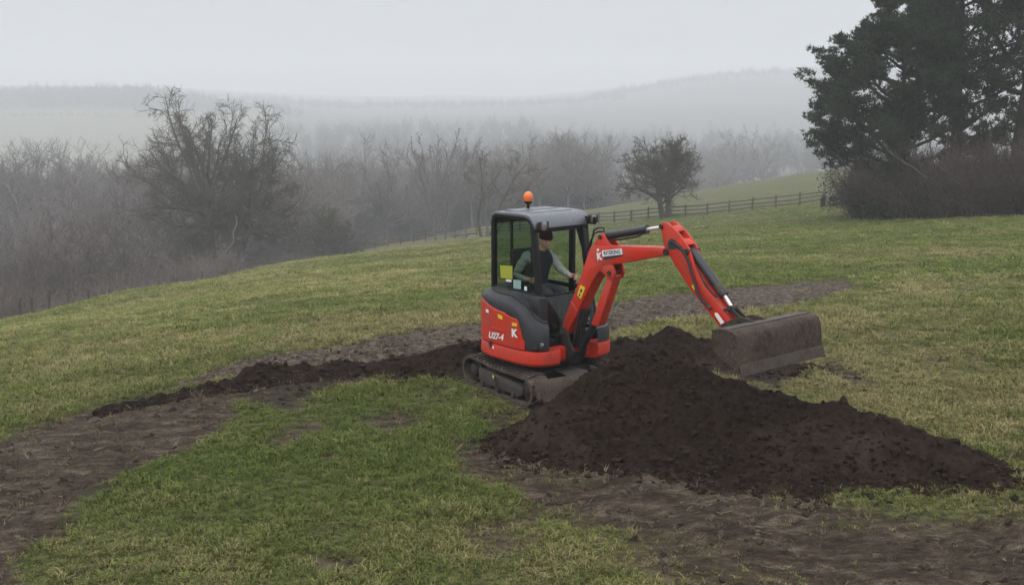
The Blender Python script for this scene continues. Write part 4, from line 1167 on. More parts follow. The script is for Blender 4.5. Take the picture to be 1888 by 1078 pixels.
# ------------------------------------------------------------------ the operator
def build_person():
    root = empty('person', (MX[0], MX[1], 0.0))
    tag(root, 'person in grey-green sweatshirt, dark gilet and beanie seated in the digger cab', 'person')
    J = {  # joint: (u, v, z, radius)
        'pelvis': (-0.36, 0.15, 1.30, 0.150), 'waist': (-0.345, 0.15, 1.44, 0.135), 'chest': (-0.30, 0.15, 1.63, 0.155), 'upper': (-0.265, 0.15, 1.76, 0.125),
        'neck': (-0.205, 0.15, 1.865, 0.058), 'skull': (-0.165, 0.15, 1.94, 0.062),
        'rs': (-0.305, -0.04, 1.785, 0.078), 're': (-0.43, -0.115, 1.535, 0.055), 'rf': (-0.29, -0.115, 1.50, 0.045), 'rw': (-0.185, -0.10, 1.495, 0.033), 'rh': (-0.135, -0.10, 1.50, 0.036),
        'ls': (-0.245, 0.34, 1.785, 0.078), 'le': (-0.10, 0.425, 1.585, 0.055), 'lf': (0.04, 0.41, 1.55, 0.044), 'lw': (0.125, 0.40, 1.535, 0.033), 'lh': (0.170, 0.40, 1.53, 0.036),
        'rk': (0.08, 0.02, 1.33, 0.080), 'rt': (-0.15, 0.05, 1.32, 0.098), 'ra': (0.14, 0.02, 0.92, 0.05), 'rc': (0.12, 0.02, 1.14, 0.066), 'rtoe': (0.27, 0.01, 0.86, 0.042),
        'lk': (0.08, 0.29, 1.33, 0.080), 'lt': (-0.15, 0.25, 1.32, 0.098), 'la': (0.14, 0.29, 0.92, 0.05), 'lc': (0.12, 0.29, 1.14, 0.066), 'ltoe': (0.27, 0.30, 0.86, 0.042)}
    E = [('pelvis', 'waist'), ('waist', 'chest'), ('chest', 'upper'), ('upper', 'neck'), ('neck', 'skull'), ('upper', 'rs'), ('rs', 're'), ('re', 'rf'), ('rf', 'rw'), ('rw', 'rh'),
         ('upper', 'ls'), ('ls', 'le'), ('le', 'lf'), ('lf', 'lw'), ('lw', 'lh'), ('pelvis', 'rt'), ('rt', 'rk'), ('rk', 'rc'), ('rc', 'ra'), ('ra', 'rtoe'), ('pelvis', 'lt'), ('lt', 'lk'), ('lk', 'lc'), ('lc', 'la'), ('la', 'ltoe')]
    def skin(joints, edges, rootj, sub=2):
        names = list(joints)
        me = bpy.data.meshes.new('skeleton')
        me.from_pydata([joints[k][:3] for k in names], [(names.index(a), names.index(b)) for a, b in edges], [])
        o = bpy.data.objects.new('skeleton', me); COL.objects.link(o)
        o.modifiers.new('skin', 'SKIN')
        if not me.skin_vertices:
            bpy.context.view_layer.objects.active = o
            with bpy.context.temp_override(object=o, active_object=o):
                bpy.ops.mesh.customdata_skin_add()
        sv = me.skin_vertices[0].data
        for i, k in enumerate(names):
            r = joints[k][3]; sv[i].radius = (r, r * (joints[k][4] if len(joints[k]) > 4 else 1)); sv[i].use_root = (k == rootj)
        s = o.modifiers.new('sub', 'SUBSURF'); s.levels = sub; s.render_levels = sub
        dg = bpy.context.evaluated_depsgraph_get(); dg.update()
        r = bpy.data.meshes.new_from_object(o.evaluated_get(dg))
        bpy.data.objects.remove(o, do_unlink=True)
        return r
    me = skin(J, E, 'pelvis', 3)
    bm = bmesh.new(); bm.from_mesh(me); bm.normal_update()
    from mathutils import noise as mnoise
    for v in bm.verts:                                          # creases in the cloth
        a = v.co * 22.0; v.co += v.normal * (0.011 * mnoise.noise(Vector((a.x, a.y, a.z * 1.6))) + 0.005 * mnoise.noise(a * 2.3))
    n_body = len(bm.faces)
    # head: shaped ball with brow, nose, chin and ears
    hc = Vector((-0.125, 0.15, 2.015)); tilt = Matrix.Rotation(math.radians(14), 3, 'Y') @ Matrix.Rotation(math.radians(-12), 3, 'Z')
    r = bmesh.ops.create_uvsphere(bm, u_segments=28, v_segments=20, radius=1.0)
    for v in r['verts']:
        x, y, z = v.co
        p = Vector((x * 0.098, y * 0.078, z * 0.122))
        if z < 0: p.y *= 1 - 0.28 * (-z) ** 1.3; p.x *= 1 - 0.10 * (-z)
        if x > 0:
            p.x += 0.022 * math.exp(-((y / 0.16) ** 2 + ((z + 0.10) / 0.20) ** 2))          # nose
            p.x += 0.008 * math.exp(-((y / 0.45) ** 2 + ((z - 0.20) / 0.12) ** 2))          # brow
            p.x -= 0.009 * math.exp(-(((abs(y) - 0.36) / 0.16) ** 2 + ((z - 0.03) / 0.12) ** 2))  # eye sockets
            p.x += 0.010 * math.exp(-((y / 0.30) ** 2 + ((z + 0.78) / 0.18) ** 2))          # chin
            p.x += 0.005 * math.exp(-((y / 0.28) ** 2 + ((z + 0.43) / 0.09) ** 2))          # lips
        v.co = hc + tilt @ p
    for s in (-1, 1):                                                                         # ears
        r = bmesh.ops.create_uvsphere(bm, u_segments=10, v_segments=8, radius=1.0)
        for v in r['verts']:
            v.co = hc + tilt @ Vector((-0.005 + v.co.x * 0.017, s * 0.077 + v.co.y * 0.009, -0.005 + v.co.z * 0.030))
    # fingers curled round the levers
    def finger(pts, r0):
        pts = [Vector(p) for p in pts]; rings = []
        for i, p in enumerate(pts):
            d = (pts[min(i + 1, len(pts) - 1)] - pts[max(i - 1, 0)]).normalized(); x = d.orthogonal().normalized(); y = d.cross(x)
            rr = r0 * (1 - 0.22 * i / (len(pts) - 1)) * (0.55 if i == len(pts) - 1 else 1)
            rings.append([bm.verts.new(p + (x * math.cos(k * math.pi / 3) + y * math.sin(k * math.pi / 3)) * rr) for k in range(6)])
        for a, b in zip(rings[:-1], rings[1:]):
            for k in range(6): bm.faces.new((a[k], a[(k + 1) % 6], b[(k + 1) % 6], b[k]))
        bm.faces.new(rings[-1])
    for (hx, hy, hz, sg) in ((-0.135, -0.10, 1.50, -1), (0.170, 0.40, 1.53, 1)):
        for k, ln in enumerate((0.92, 1.0, 0.95, 0.78)):
            z = hz + 0.026 - k * 0.018
            oy = sg * 0.022
            finger([(hx + 0.005, hy + oy, z), (hx + 0.034, hy + oy * 1.15, z), (hx + 0.034 + 0.022 * ln, hy + oy * 0.4, z - 0.003), (hx + 0.030 + 0.022 * ln, hy - oy * 0.7, z - 0.006), (hx + 0.012 + 0.016 * ln, hy - oy * 1.15, z - 0.008)], 0.0092)
        finger([(hx - 0.018, hy - sg * 0.012, hz + 0.022), (hx + 0.005, hy - sg * 0.034, hz + 0.034), (hx + 0.030, hy - sg * 0.034, hz + 0.036), (hx + 0.045, hy - sg * 0.020, hz + 0.034)], 0.0098)
    bmesh.ops.recalc_face_normals(bm, faces=bm.faces)
    for i, f in enumerate(bm.faces):
        c = f.calc_center_median(); f.smooth = True
        hand = (c - Vector((-0.12, -0.10, 1.50))).length < 0.075 or (c - Vector((0.185, 0.40, 1.53))).length < 0.075
        if c.z > 1.885 and i < n_body or i >= n_body or hand: f.material_index = 1
        elif (c.z < 1.47 and c.x > -0.27 and abs(c.y - 0.15) < 0.235 and c.z < 1.44) or c.z < 1.38: f.material_index = 2
        else: f.material_index = 0
    me2 = bpy.data.meshes.new('body'); bm.to_mesh(me2); bm.free()
    for k in ('shirt', 'skin', 'trousers'): me2.materials.append(MT[k])
    me2.transform(T_UP)
    body = link('body', me2, root)
    # eyes
    for s in (-1, 1):
        mb = MB(T_UP); p = hc + tilt @ Vector((0.083, s * 0.029, 0.004)); mb.lathe([(0.0, -0.008), (0.009, -0.004), (0.0105, 0.0), (0.009, 0.004), (0.0, 0.008)], p, 'u', 10); mb.build('eye', MT['eye'], body)
    # gilet
    G = {'hem': (-0.35, 0.15, 1.36, 0.190), 'waist': (-0.335, 0.15, 1.46, 0.185), 'chest': (-0.29, 0.15, 1.64, 0.205), 'upper': (-0.255, 0.15, 1.765, 0.165), 'collar': (-0.205, 0.15, 1.880, 0.092), 'rs': (-0.295, -0.015, 1.790, 0.112), 'ls': (-0.245, 0.315, 1.790, 0.112)}
    gm = skin(G, [('hem', 'waist'), ('waist', 'chest'), ('chest', 'upper'), ('upper', 'collar'), ('upper', 'rs'), ('upper', 'ls')], 'hem')
    gm.transform(T_UP); gm.materials.clear(); gm.materials.append(MT['gilet'])
    gm.polygons.foreach_set('use_smooth', np.ones(len(gm.polygons), bool))
    link('gilet', gm, root)
    # beanie: dome with a turned-up cuff
    mb = MB(T_UP)
    rings = []
    for rr, z in ((1.10, 0.028), (1.13, 0.034), (1.13, 0.066), (1.09, 0.070), (1.08, 0.085), (0.98, 0.112), (0.78, 0.136), (0.45, 0.152), (0.12, 0.158)):
        rings.append([hc + tilt @ Vector((math.cos(a) * 0.098 * rr - 0.004, math.sin(a) * 0.082 * rr, z)) for a in [2 * math.pi * k / 22 for k in range(22)]])
    mb.loft(rings)
    mb.build('beanie', MT['beanie'], root, 0, sharp=60)
    return root
build_person()

# ------------------------------------------------------------------ trees: branch generator
def unit(v):
    return v / (np.linalg.norm(v) + 1e-12)

class Tree:
    """all branches of one level are grown together as arrays"""
    def __init__(s, seed):
        s.rng = np.random.default_rng(seed); s.B = []      # groups: (pts (m, n, 3), radii (m, n), level)
    def add(s, pts, rad, lev=0):
        s.B.append((np.array(pts, float)[None], np.array(rad, float)[None], lev))
    def branch(s, p, d, L, r, lev, spec):
        s.grow(np.array([p], float), np.array([d], float), np.array([L], float), np.array([r], float), lev, spec)
    def grow(s, P, D, L, R, lev, spec):
        rng = s.rng; sp = spec[lev]; m = len(P); n = sp.get('seg', 4); tip = sp.get('tip', 0.35)
        nz = lambda v: v / (np.linalg.norm(v, axis=-1, keepdims=True) + 1e-12)
        D = nz(D); pts = [P]; wig = sp.get('wig', 0.2); up = np.array([0, 0, sp.get('up', 0.05)])
        for i in range(n):
            D = nz(D + rng.normal(0, wig, (m, 3)) + up)
            pts.append(pts[-1] + D * (L / n)[:, None])
        pts = np.stack(pts, 1); tt = np.linspace(0, 1, n + 1)
        rad = R[:, None] * (1 - (1 - tip) * tt[None])
        s.B.append((pts, rad, lev))
        if lev + 1 >= len(spec): return
        c = spec[lev + 1]; k = c['n']; kl, kh = (k, k) if isinstance(k, int) else k
        lo = c.get('from', 0.25)
        j = np.arange(kh)[None].repeat(m, 0)
        t = lo + (1 - lo) * ((j + rng.uniform(0.1, 0.9, (m, kh))) / kh)
        ok = rng.uniform(0, 1, (m, kh)) < (kl + kh) / 2.0 / kh
        x = t * n; i = np.minimum(x.astype(int), n - 1); f = (x - i)[..., None]; row = np.arange(m)[:, None]
        a = pts[row, i]; b = pts[row, i + 1]; q = a * (1 - f) + b * f; ax = nz(b - a)
        h = nz(np.cross(ax, np.array([0.13, 0.31, 0.94]))); g = np.cross(ax, h)
        az = rng.uniform(0, 6.28, (m, 1)) + 2.4 * j + rng.normal(0, 0.5, (m, kh))
        an = np.radians(rng.normal(c.get('ang', 50), c.get('angv', 12), (m, kh)))[..., None]
        nd = ax * np.cos(an) + (h * np.cos(az)[..., None] + g * np.sin(az)[..., None]) * np.sin(an) + np.array([0, 0, c.get('lift', 0.0)])
        nd = nz(nd)
        l = L[:, None] * c.get('len', 0.6) * (1 - c.get('tap', 0.45) * t) * rng.uniform(0.65, 1.2, (m, kh))
        if 'env' in c:
            ec, eR = c['env']
            kk = np.linalg.norm((q + nd * l[..., None] - ec) / eR, axis=-1)
            l = l * np.where(kk < 1, 1.0, np.maximum(0.3, 1.0 - (kk - 1) * 1.3))
            ok &= (np.linalg.norm((q - ec) / eR, axis=-1) < 1.0) & (l > 0.2)
        rr = np.maximum(np.minimum(R[:, None] * (1 - (1 - tip) * t) * c.get('rr', 0.6), c.get('rmax', 9)), c.get('rmin', 0.006))
        s.grow(q[ok], nd[ok], l[ok], rr[ok], lev + 1, spec)
    def mesh(s, name, mat, levels=None, sides=(7, 5, 3, 3, 3, 3)):
        V = []; F4 = []; base = 0
        for pts, rad, lev in s.B:
            if levels and lev not in levels: continue
            k = sides[lev]; m, n, _ = pts.shape
            d = np.gradient(pts, axis=1); d /= (np.linalg.norm(d, axis=-1, keepdims=True) + 1e-9)
            ref = np.where(np.abs(d[:, :1, 2:3]) < 0.8, np.array([0.30, 0.17, 0.94]), np.array([0.94, 0.2, 0.1]))
            x = np.cross(d, np.broadcast_to(ref, d.shape)); x /= (np.linalg.norm(x, axis=-1, keepdims=True) + 1e-9); y = np.cross(d, x)
            a = np.arange(k) * 2 * math.pi / k
            rg3 = pts[:, :, None] + (x[:, :, None] * np.cos(a)[:, None] + y[:, :, None] * np.sin(a)[:, None]) * rad[:, :, None, None]
            V.append(rg3.reshape(-1, 3))
            i = (np.arange(n - 1) * k)[:, None] + np.arange(k)[None]
            j = (np.arange(n - 1) * k)[:, None] + ((np.arange(k) + 1) % k)[None]
            q = np.stack([i, j, j + k, i + k], -1).reshape(-1, 4)
            F4.append((q[None] + (np.arange(m) * n * k)[:, None, None] + base).reshape(-1, 4))
            base += m * n * k
        return np_mesh(name, np.concatenate(V), np.concatenate(F4), mat, True)

def tree_thing(name, T, mat, label, cat, loc, group=None, trunk_levels=(0,), twigmat=None, rz=0.0, scale=1.0):
    root = empty(name, tuple(loc), rz); root.scale = (scale,) * 3
    tag(root, label, cat, group)
    link('trunk', T.mesh('trunk', mat, set(trunk_levels)), root)
    lv = set(l for _, _, l in T.B) - set(trunk_levels)
    link('crown', T.mesh('crown', twigmat or mat, lv), root)
    return root

def on_ground(X, Y, dz=-0.1):
    return (X, Y, float(ground_z(np.array([X]), np.array([Y]))[0]) + dz)
def many_px(rows):
    A = np.array(rows, float); X = (A[:, 0] - 944) / FPX * A[:, 1]
    return np.stack([X, A[:, 1], ground_z(X, A[:, 1]) + A[:, 2]], -1)
def at_px(px, D, dz=-0.1):
    return on_ground((px - 944) / FPX * D, D, dz)

def multi(seed, stems, spec, height):
    """several stems from one base: (direction, length, radius, base offset)"""
    T = Tree(seed)
    for d, L, r, off in stems:
        T.branch(np.array([off[0], off[1], -0.3]), np.array(d, float), L, r, 0, spec)
    return T

# --- the great oak at the field's lower corner
oak_spec = [dict(seg=6, wig=0.05, up=0.03, tip=0.7),
            dict(seg=8, wig=0.13, up=0.015, tip=0.30),
            dict(n=(8, 10), ang=40, angv=13, len=0.34, seg=5, wig=0.26, up=0.02, rr=0.55, tip=0.35, rmin=0.05, tap=0.12, **{'from': 0.34}),
            dict(n=(6, 8), ang=42, angv=14, len=0.50, seg=3, wig=0.30, up=0.02, rr=0.5, tip=0.5, rmin=0.031, tap=0.2, **{'from': 0.2}),
            dict(n=(6, 8), ang=42, angv=15, len=0.72, seg=2, wig=0.26, up=0.0, rr=0.6, rmin=0.017, tip=0.5, tap=0.2, **{'from': 0.1})]
T = Tree(21)
def dome(fork, base, r0, cen, Rad, n, elo, T, spec):
    """a stem up to a fork, then limbs reaching out to a rounded crown"""
    fork = np.array(fork, float); base = np.array(base, float); cen = np.array(cen, float); Rad = np.array(Rad, float)
    mid = (fork + base) / 2 + T.rng.normal(0, 0.15, 3)
    T.add([base, (base + mid) / 2, mid, (mid + fork) / 2, fork], [r0 * 1.25, r0, r0 * 0.9, r0 * 0.82, r0 * 0.74], 0)
    P_, D_, L_, R_ = [], [], [], []
    for k in range(n):
        el = elo + (1.0 - elo) * (k + 0.5) / n; az = k * 2.39996 + T.rng.normal(0, 0.15)
        d = np.array([math.cos(az) * math.sqrt(max(0, 1 - el * el)), math.sin(az) * math.sqrt(max(0, 1 - el * el)), el])
        q = fork + (base - fork) * T.rng.uniform(0, 0.22) * (1 - el)
        o = (q - cen) / Rad; v = d / Rad; A_ = v @ v; B_ = o @ v; C_ = o @ o - 1
        t = (-B_ + math.sqrt(max(B_ * B_ - A_ * C_, 0.01))) / A_
        P_.append(q); D_.append(d); L_.append(t * T.rng.uniform(0.82, 0.94)); R_.append(r0 * T.rng.uniform(0.34, 0.5))
    T.grow(np.array(P_), np.array(D_), np.array(L_), np.array(R_), 1, spec)
dome((-0.8, 0, 9.3), (-0.4, 0, -0.4), 0.50, (-1.9, 0, 11.2), (9.4, 7.0, 9.8), 42, -0.36, T, oak_spec)
dome((3.8, 0.2, 8.2), (0.5, 0.1, -0.4), 0.40, (5.2, 0, 10.6), (5.8, 5.0, 8.8), 28, -0.30, T, oak_spec)
# low sweeping skirt of fine boughs
sk_ = oak_spec[:2] + [dict(seg=7, wig=0.16, up=-0.03, tip=0.3), dict(n=13, ang=45, len=0.45, seg=3, wig=0.25, up=0.0, rr=0.5, rmin=0.03, **{'from': 0.1}), dict(n=7, ang=45, len=0.5, seg=2, wig=0.3, rmin=0.020, **{'from': 0.1})]
for k in range(30):
    a = T.rng.uniform(0, 6.28)
    T.branch((0.3 * math.cos(a), 0.3 * math.sin(a), T.rng.uniform(1.0, 8.0)), (math.cos(a), math.sin(a), 0.15), T.rng.uniform(5.0, 8.5), 0.09, 2, sk_)
def inside(e):
    return np.minimum((((e - [-1.9, 0, 11.0]) / [9.8, 7.6, 10.3]) ** 2).sum(-1), (((e - [5.2, 0, 10.2]) / [6.0, 5.6, 9.3]) ** 2).sum(-1)) < 1.0
T.B = [(p_, r_, l_) if l_ == 0 else (p_[inside(p_[:, -1])], r_[inside(p_[:, -1])], l_) for p_, r_, l_ in T.B]
T.B = [g_ for g_ in T.B if len(g_[0])]
tree_thing('oak_tree', T, MT['bark_oak'], 'great spreading bare oak, the largest tree left of the digger', 'tree', at_px(396, 118, -0.6)).scale = (0.90, 0.84, 1.06)
# bleached dead limb hanging at the oak
T = Tree(5)
T.add(([[0, 0, 6.0], [0.15, -0.1, 5.2], [-0.25, -0.2, 4.4], [-0.15, -0.2, 3.6], [-0.8, -0.3, 2.9], [-1.1, -0.3, 2.3], [-1.7, -0.4, 1.7]]), [.05, .065, .07, .065, .055, .045, .025])
T.add([[-1.1, -0.3, 2.3], [-0.7, -0.4, 2.0], [-0.5, -0.4, 2.1]], [.05, .04, .02])
p = at_px(432, 108, 0.0)
tag(link('dead_limb', T.mesh('dead_limb', MT['bark_pale'])), 'pale bleached dead limb hanging low in the great oak', 'branch').location = p

# --- hawthorn in the right-hand fence line
env = (np.array([0, 0, 5.0]), np.array([6.3, 5.0, 4.5]))
haw = [dict(seg=6, wig=0.14, up=0.05, tip=0.5),
       dict(n=(9, 11), ang=58, angv=14, len=1.0, seg=7, wig=0.26, up=0.06, rr=0.5, tip=0.25, env=env, **{'from': 0.25}),
       dict(n=(8, 10), ang=55, angv=16, len=0.6, seg=5, wig=0.32, up=0.03, rr=0.5, env=env, rmin=0.04, **{'from': 0.15}),
       dict(n=(7, 9), ang=52, angv=16, len=0.5, seg=2, wig=0.36, rr=0.55, rmin=0.025, tip=0.5, **{'from': 0.1}),
       dict(n=(4, 6), ang=48, angv=18, len=0.6, seg=1, wig=0.3, rr=0.6, rmin=0.015, tip=0.5, **{'from': 0.1})]
T = multi(33, [((-0.35, 0.1, 1), 6.0, 0.30, (-0.15, 0)), ((0.30, -0.1, 1), 6.2, 0.34, (0.2, 0)), ((0.02, 0.25, 1), 6.4, 0.26, (0.0, 0.2))], haw, 9)
tree_thing('hawthorn_tree', T, MT['bark_moss'], 'dense rounded mossy hawthorn standing in the fence line right of the cab', 'tree', at_px(1228, 122.5, -0.1), scale=1.06)

# --- many-stemmed hawthorn at the left end of the fence
env = (np.array([0, 0, 4.2]), np.array([5.0, 4.0, 3.7]))
haw2 = [dict(d) for d in haw]
for d in haw2[1:3]: d['env'] = env
haw2[1]['n'] = (5, 6)
rr_ = np.random.default_rng(4)
T = multi(44, [((rr_.normal(0, 0.42), rr_.normal(0, 0.3), 1), rr_.uniform(4.5, 6), 0.11, (rr_.normal(0, 0.7), rr_.normal(0, 0.3))) for _ in range(9)], haw2, 7)
tree_thing('hawthorn_tree', T, MT['bark_moss'], 'low many-stemmed thorn thicket tree at the left end of the fence', 'tree', at_px(604, 149, -0.2))

# --- thin forked tree behind the cab
fork = [dict(seg=8, wig=0.10, up=0.05, tip=0.35),
        dict(n=(7, 9), ang=38, angv=12, len=0.42, seg=6, wig=0.22, up=0.04, rr=0.5, tip=0.3, rmin=0.05, **{'from': 0.35}),
        dict(n=(6, 8), ang=48, angv=15, len=0.5, seg=4, wig=0.3, up=0.0, rr=0.5, rmin=0.035, **{'from': 0.2}),
        dict(n=(6, 8), ang=50, angv=16, len=0.55, seg=3, wig=0.32, rr=0.5, rmin=0.022, **{'from': 0.1})]
T = multi(55, [((-0.38, 0, 1), 10.4, 0.21, (-0.2, 0)), ((0.10, 0.1, 1), 9.6, 0.19, (0.1, 0)), ((0.42, 0, 1), 10.4, 0.21, (0.3, 0)), ((0.62, 0.1, 1), 8.6, 0.15, (0.4, 0))], fork, 9)
tree_thing('thorn_tree', T, MT['bark_oak'], 'thin open bare tree of forked stems rising just left of the cab', 'tree', at_px(893, 137, -0.3))

# --- fallen dead branch along the fence
T = Tree(8)
T.branch(np.array([0, 0, 0.5]), np.array([-1, 0.1, 0.10]), 6.0, 0.13, 0, [dict(seg=7, wig=0.14, up=0.0, tip=0.3), dict(n=9, ang=55, len=0.5, seg=5, wig=0.3, up=0.05, rr=0.5, **{'from': 0.1}), dict(n=5, ang=50, len=0.55, seg=4, wig=0.3, rr=0.6, rmin=0.018, **{'from': 0.15})])
for pts, _, _ in T.B: pts[..., 2] = np.maximum(pts[..., 2], 0.05)
fb = link('fallen_branch', T.mesh('fallen_branch', MT['bark_grey'])); tag(fb, 'fallen dead tree branch lying along the fence left of the cab', 'branch'); fb.location = at_px(878, 137, 0.0)

# --- woodland tree kinds
def wood_tree(seed, H, W, r, elo=0.0, low=0.34):
    """trunk to a fork, limbs out to a rounded crown of fine twigs"""
    sp = [dict(seg=6, wig=0.05, up=0.03, tip=0.7),
          dict(seg=6, wig=0.11, up=0.05, tip=0.30),
          dict(n=8, ang=38, angv=12, len=0.36, seg=3, wig=0.15, up=0.05, rr=0.55, tip=0.4, rmin=0.045, tap=0.12, **{'from': 0.25}),
          dict(n=6, ang=38, angv=13, len=0.55, seg=2, wig=0.16, up=0.03, rr=0.5, tip=0.5, rmin=0.028, tap=0.2, **{'from': 0.2}),
          dict(n=5, ang=38, angv=14, len=0.60, seg=1, wig=0.2, rr=0.6, rmin=0.018, tip=0.6, tap=0.2, **{'from': 0.1})]
    T = Tree(seed)
    dome((T.rng.normal(0, 0.3), T.rng.normal(0, 0.3), H * low), (0, 0, -0.5), r, (0, 0, H * 0.57), (W, W, H * 0.45), 17, elo, T, sp)
    return T
WT = [wood_tree(61, 16, 4.6, 0.28, 0.02), wood_tree(62, 18, 4.2, 0.30, 0.15, 0.30), wood_tree(63, 14, 5.2, 0.26, -0.1, 0.36), wood_tree(64, 15, 4.0, 0.22, 0.1, 0.24)]
ash_sp = [dict(seg=7, wig=0.05, up=0.0, tip=0.3), dict(n=8, ang=26, angv=8, len=0.36, seg=4, wig=0.12, up=0.06, rr=0.5, rmin=0.06, **{'from': 0.25}), dict(n=7, ang=34, angv=10, len=0.45, seg=3, wig=0.16, up=0.05, rr=0.5, rmin=0.04, tip=0.5, **{'from': 0.2}), dict(n=5, ang=34, angv=12, len=0.5, seg=1, wig=0.1, rmin=0.03, tip=0.6, **{'from': 0.1})]
ash = multi(65, [((math.cos(k * 2.4) * 0.52 * (0.3 + 0.7 * (k % 3) / 2), math.sin(k * 2.4) * 0.35, 1), 15.5 + (k % 3), 0.16, (0, 0)) for k in range(10)], ash_sp, 19)
tree_thing('ash_tree', ash, MT['bark_grey'], 'tall pale bare tree with fan-shaped crown standing above the central wood', 'tree', at_px(802, 205, -0.3), scale=0.98)

protos = []
for i, T in enumerate(WT):
    tm = T.mesh('trunk', MT['bark_grey'], {0}); cm = T.mesh('crown', MT[('bark_grey', 'bark_brown', 'bark_brown', 'bark_grey')[i]], {1, 2, 3, 4})
    protos.append((tm, cm))
WR = np.random.default_rng(77)
def add_wood_tree(k, px, D, s, label, group, name='bare_tree'):
    root = empty(name, at_px(px, D, -0.3), WR.uniform(0, 6.28)); root.scale = (s * WR.uniform(0.9, 1.1), s * WR.uniform(0.9, 1.1), s)
    tag(root, label, 'tree', group)
    link('trunk', protos[k][0], root); link('crown', protos[k][1], root)
LW = 'bare misty tree crowded in the left-hand wood below the field edge'
LC = 'bare misty tree massed in the wood behind the fence'
# the trees one can tell apart along the edges of the woods
for D, px0, px1, step, s0 in ((84, -40, 150, 50, 0.55), (100, -50, 300, 56, 0.75), (128, -50, 350, 60, 1.0), (190, -30, 300, 52, 1.42)):
    px = px0
    while px < px1:
        add_wood_tree(int(WR.integers(0, 4)), px + WR.normal(0, 10), D + WR.normal(0, 4), s0 * WR.uniform(0.8, 1.08), LW, 'trees of the left wood'); px += step * WR.uniform(0.8, 1.2)
for D, px0, px1, step, s0 in ((198, 520, 760, 50, 0.95), (230, 560, 1080, 55, 1.05), (285, 560, 1100, 60, 1.42)):
    px = px0
    while px < px1:
        add_wood_tree(int(WR.integers(0, 4)), px + WR.normal(0, 8), D + WR.normal(0, 6), s0 * WR.uniform(0.8, 1.1), LC, 'trees of the central wood'); px += step * WR.uniform(0.8, 1.2)
# misty trees beyond the right-hand field
for k, px, D, s, lab in ((1, 1172, 400, 1.50, 'faint bare tree whose crown shows above the rounded hawthorn, left of it'), (0, 1222, 410, 1.72, 'faint bare tree whose crown shows directly above the rounded hawthorn'),
                         (2, 1350, 430, 1.85, 'misty broad bare tree right of the hawthorn beyond the field'), (0, 1402, 420, 1.72, 'misty twisted bare tree beside the dark ivy bush beyond the field'),
                         (3, 1486, 450, 1.70, 'faint lone bare tree left of the pines beyond the field')):
    add_wood_tree(k, px, D, s, lab, None, 'misty_tree')

# --- twiggy shrubs
def shrub(seed, n, H, W, r=0.02, lean=0.5, sub=6):
    T = Tree(seed); rng = T.rng
    sp = [dict(seg=5, wig=0.16, up=0.05, tip=0.35), dict(n=sub, ang=38, angv=14, len=0.5, seg=3, wig=0.25, up=0.03, rr=0.6, rmin=0.010, **{'from': 0.2}), dict(n=4, ang=42, angv=15, len=0.5, seg=2, wig=0.25, rr=0.6, rmin=0.008, **{'from': 0.1})]
    for k in range(n):
        a = rng.uniform(0, 6.28); q = math.sqrt(rng.uniform(0, 1)) * W * 0.5
        T.branch(np.array([q * math.cos(a), q * math.sin(a), -0.1]), np.array([math.cos(a) * lean * rng.uniform(0, 1), math.sin(a) * lean * rng.uniform(0, 1), 1.0]), H * rng.uniform(0.55, 1.05), r, 0, sp)
    return T
SH = [shrub(71, 26, 3.6, 2.2, 0.024, 0.75, 8), shrub(72, 22, 3.2, 2.0, 0.022, 0.9, 8), shrub(73, 18, 2.6, 1.6, 0.02, 0.6, 7)]
sh_mesh = [T.mesh('twigs', MT['twig_red']) for T in SH]
WM = [T.mesh('far_tree', MT['twigs_far'], None, (4, 3, 3, 3, 3, 3)) for T in WT]
sh_far = [T.mesh('far_twigs', MT['twigs_far']) for T in SH]

# undergrowth at the wood edges and hedges far off: one mass
P = []; S = []; tint = []
def under(px0, px1, D0, D1, n, s0, s1, col):
    for _ in range(n):
        t = WR.uniform(0, 1); px = px0 + (px1 - px0) * t; D = D0 + (D1 - D0) * t + abs(WR.normal(0, 6))
        P.append((px, D, -0.2)); S.append(WR.uniform(s0, s1)); tint.append(np.array(col) * WR.uniform(0.75, 1.25))
under(-60, 420, 58, 104, 120, 0.6, 1.2, (0.175, 0.142, 0.124))
under(-60, 520, 78, 150, 110, 0.9, 1.7, (0.120, 0.098, 0.086))
under(300, 640, 112, 165, 60, 0.6, 1.1, (0.115, 0.098, 0.074))
under(470, 700, 170, 215, 90, 0.9, 1.6, (0.125, 0.106, 0.088))
under(690, 1110, 226, 250, 130, 0.9, 1.8, (0.120, 0.104, 0.090))
under(1100, 1330, 262, 300, 40, 0.8, 1.5, (0.11, 0.098, 0.084))
P = many_px(P); n = len(P)
o = scatter('undergrowth', P, np.stack([np.zeros(n), np.zeros(n), WR.uniform(0, 6.28, n)], -1), np.array(S)[:, None] * np.array([1.1, 1.1, 1.0]), WR.integers(0, 3, n), np.array(tint), sh_far)
o['label'] = 'tangled brown undergrowth along the edges of the misty woods'
# the depth of the woods, a mass of bare trees nobody could count
P = []; S = []; tint = []; I = []
def mass(px0, px1, D0, D1, n, s0, s1, col):
    for _ in range(n):
        t = WR.uniform(0, 1)
        P.append((WR.uniform(px0, px1), D0 + (D1 - D0) * t, -0.4)); S.append(s0 + (s1 - s0) * t * WR.uniform(0.75, 1.1)); tint.append(np.array(col) * WR.uniform(0.7, 1.3)); I.append(int(WR.integers(0, 4)))
mass(-520, -70, 110, 250, 110, 0.8, 1.5, (0.185, 0.162, 0.148))
mass(-70, 250, 90, 130, 60, 0.55, 0.95, (0.180, 0.150, 0.134))
mass(-70, 400, 130, 200, 130, 0.90, 1.40, (0.185, 0.162, 0.148))
mass(-70, 330, 200, 250, 80, 1.35, 1.5, (0.190, 0.168, 0.158))
mass(330, 620, 165, 230, 80, 0.85, 1.25, (0.185, 0.156, 0.138))
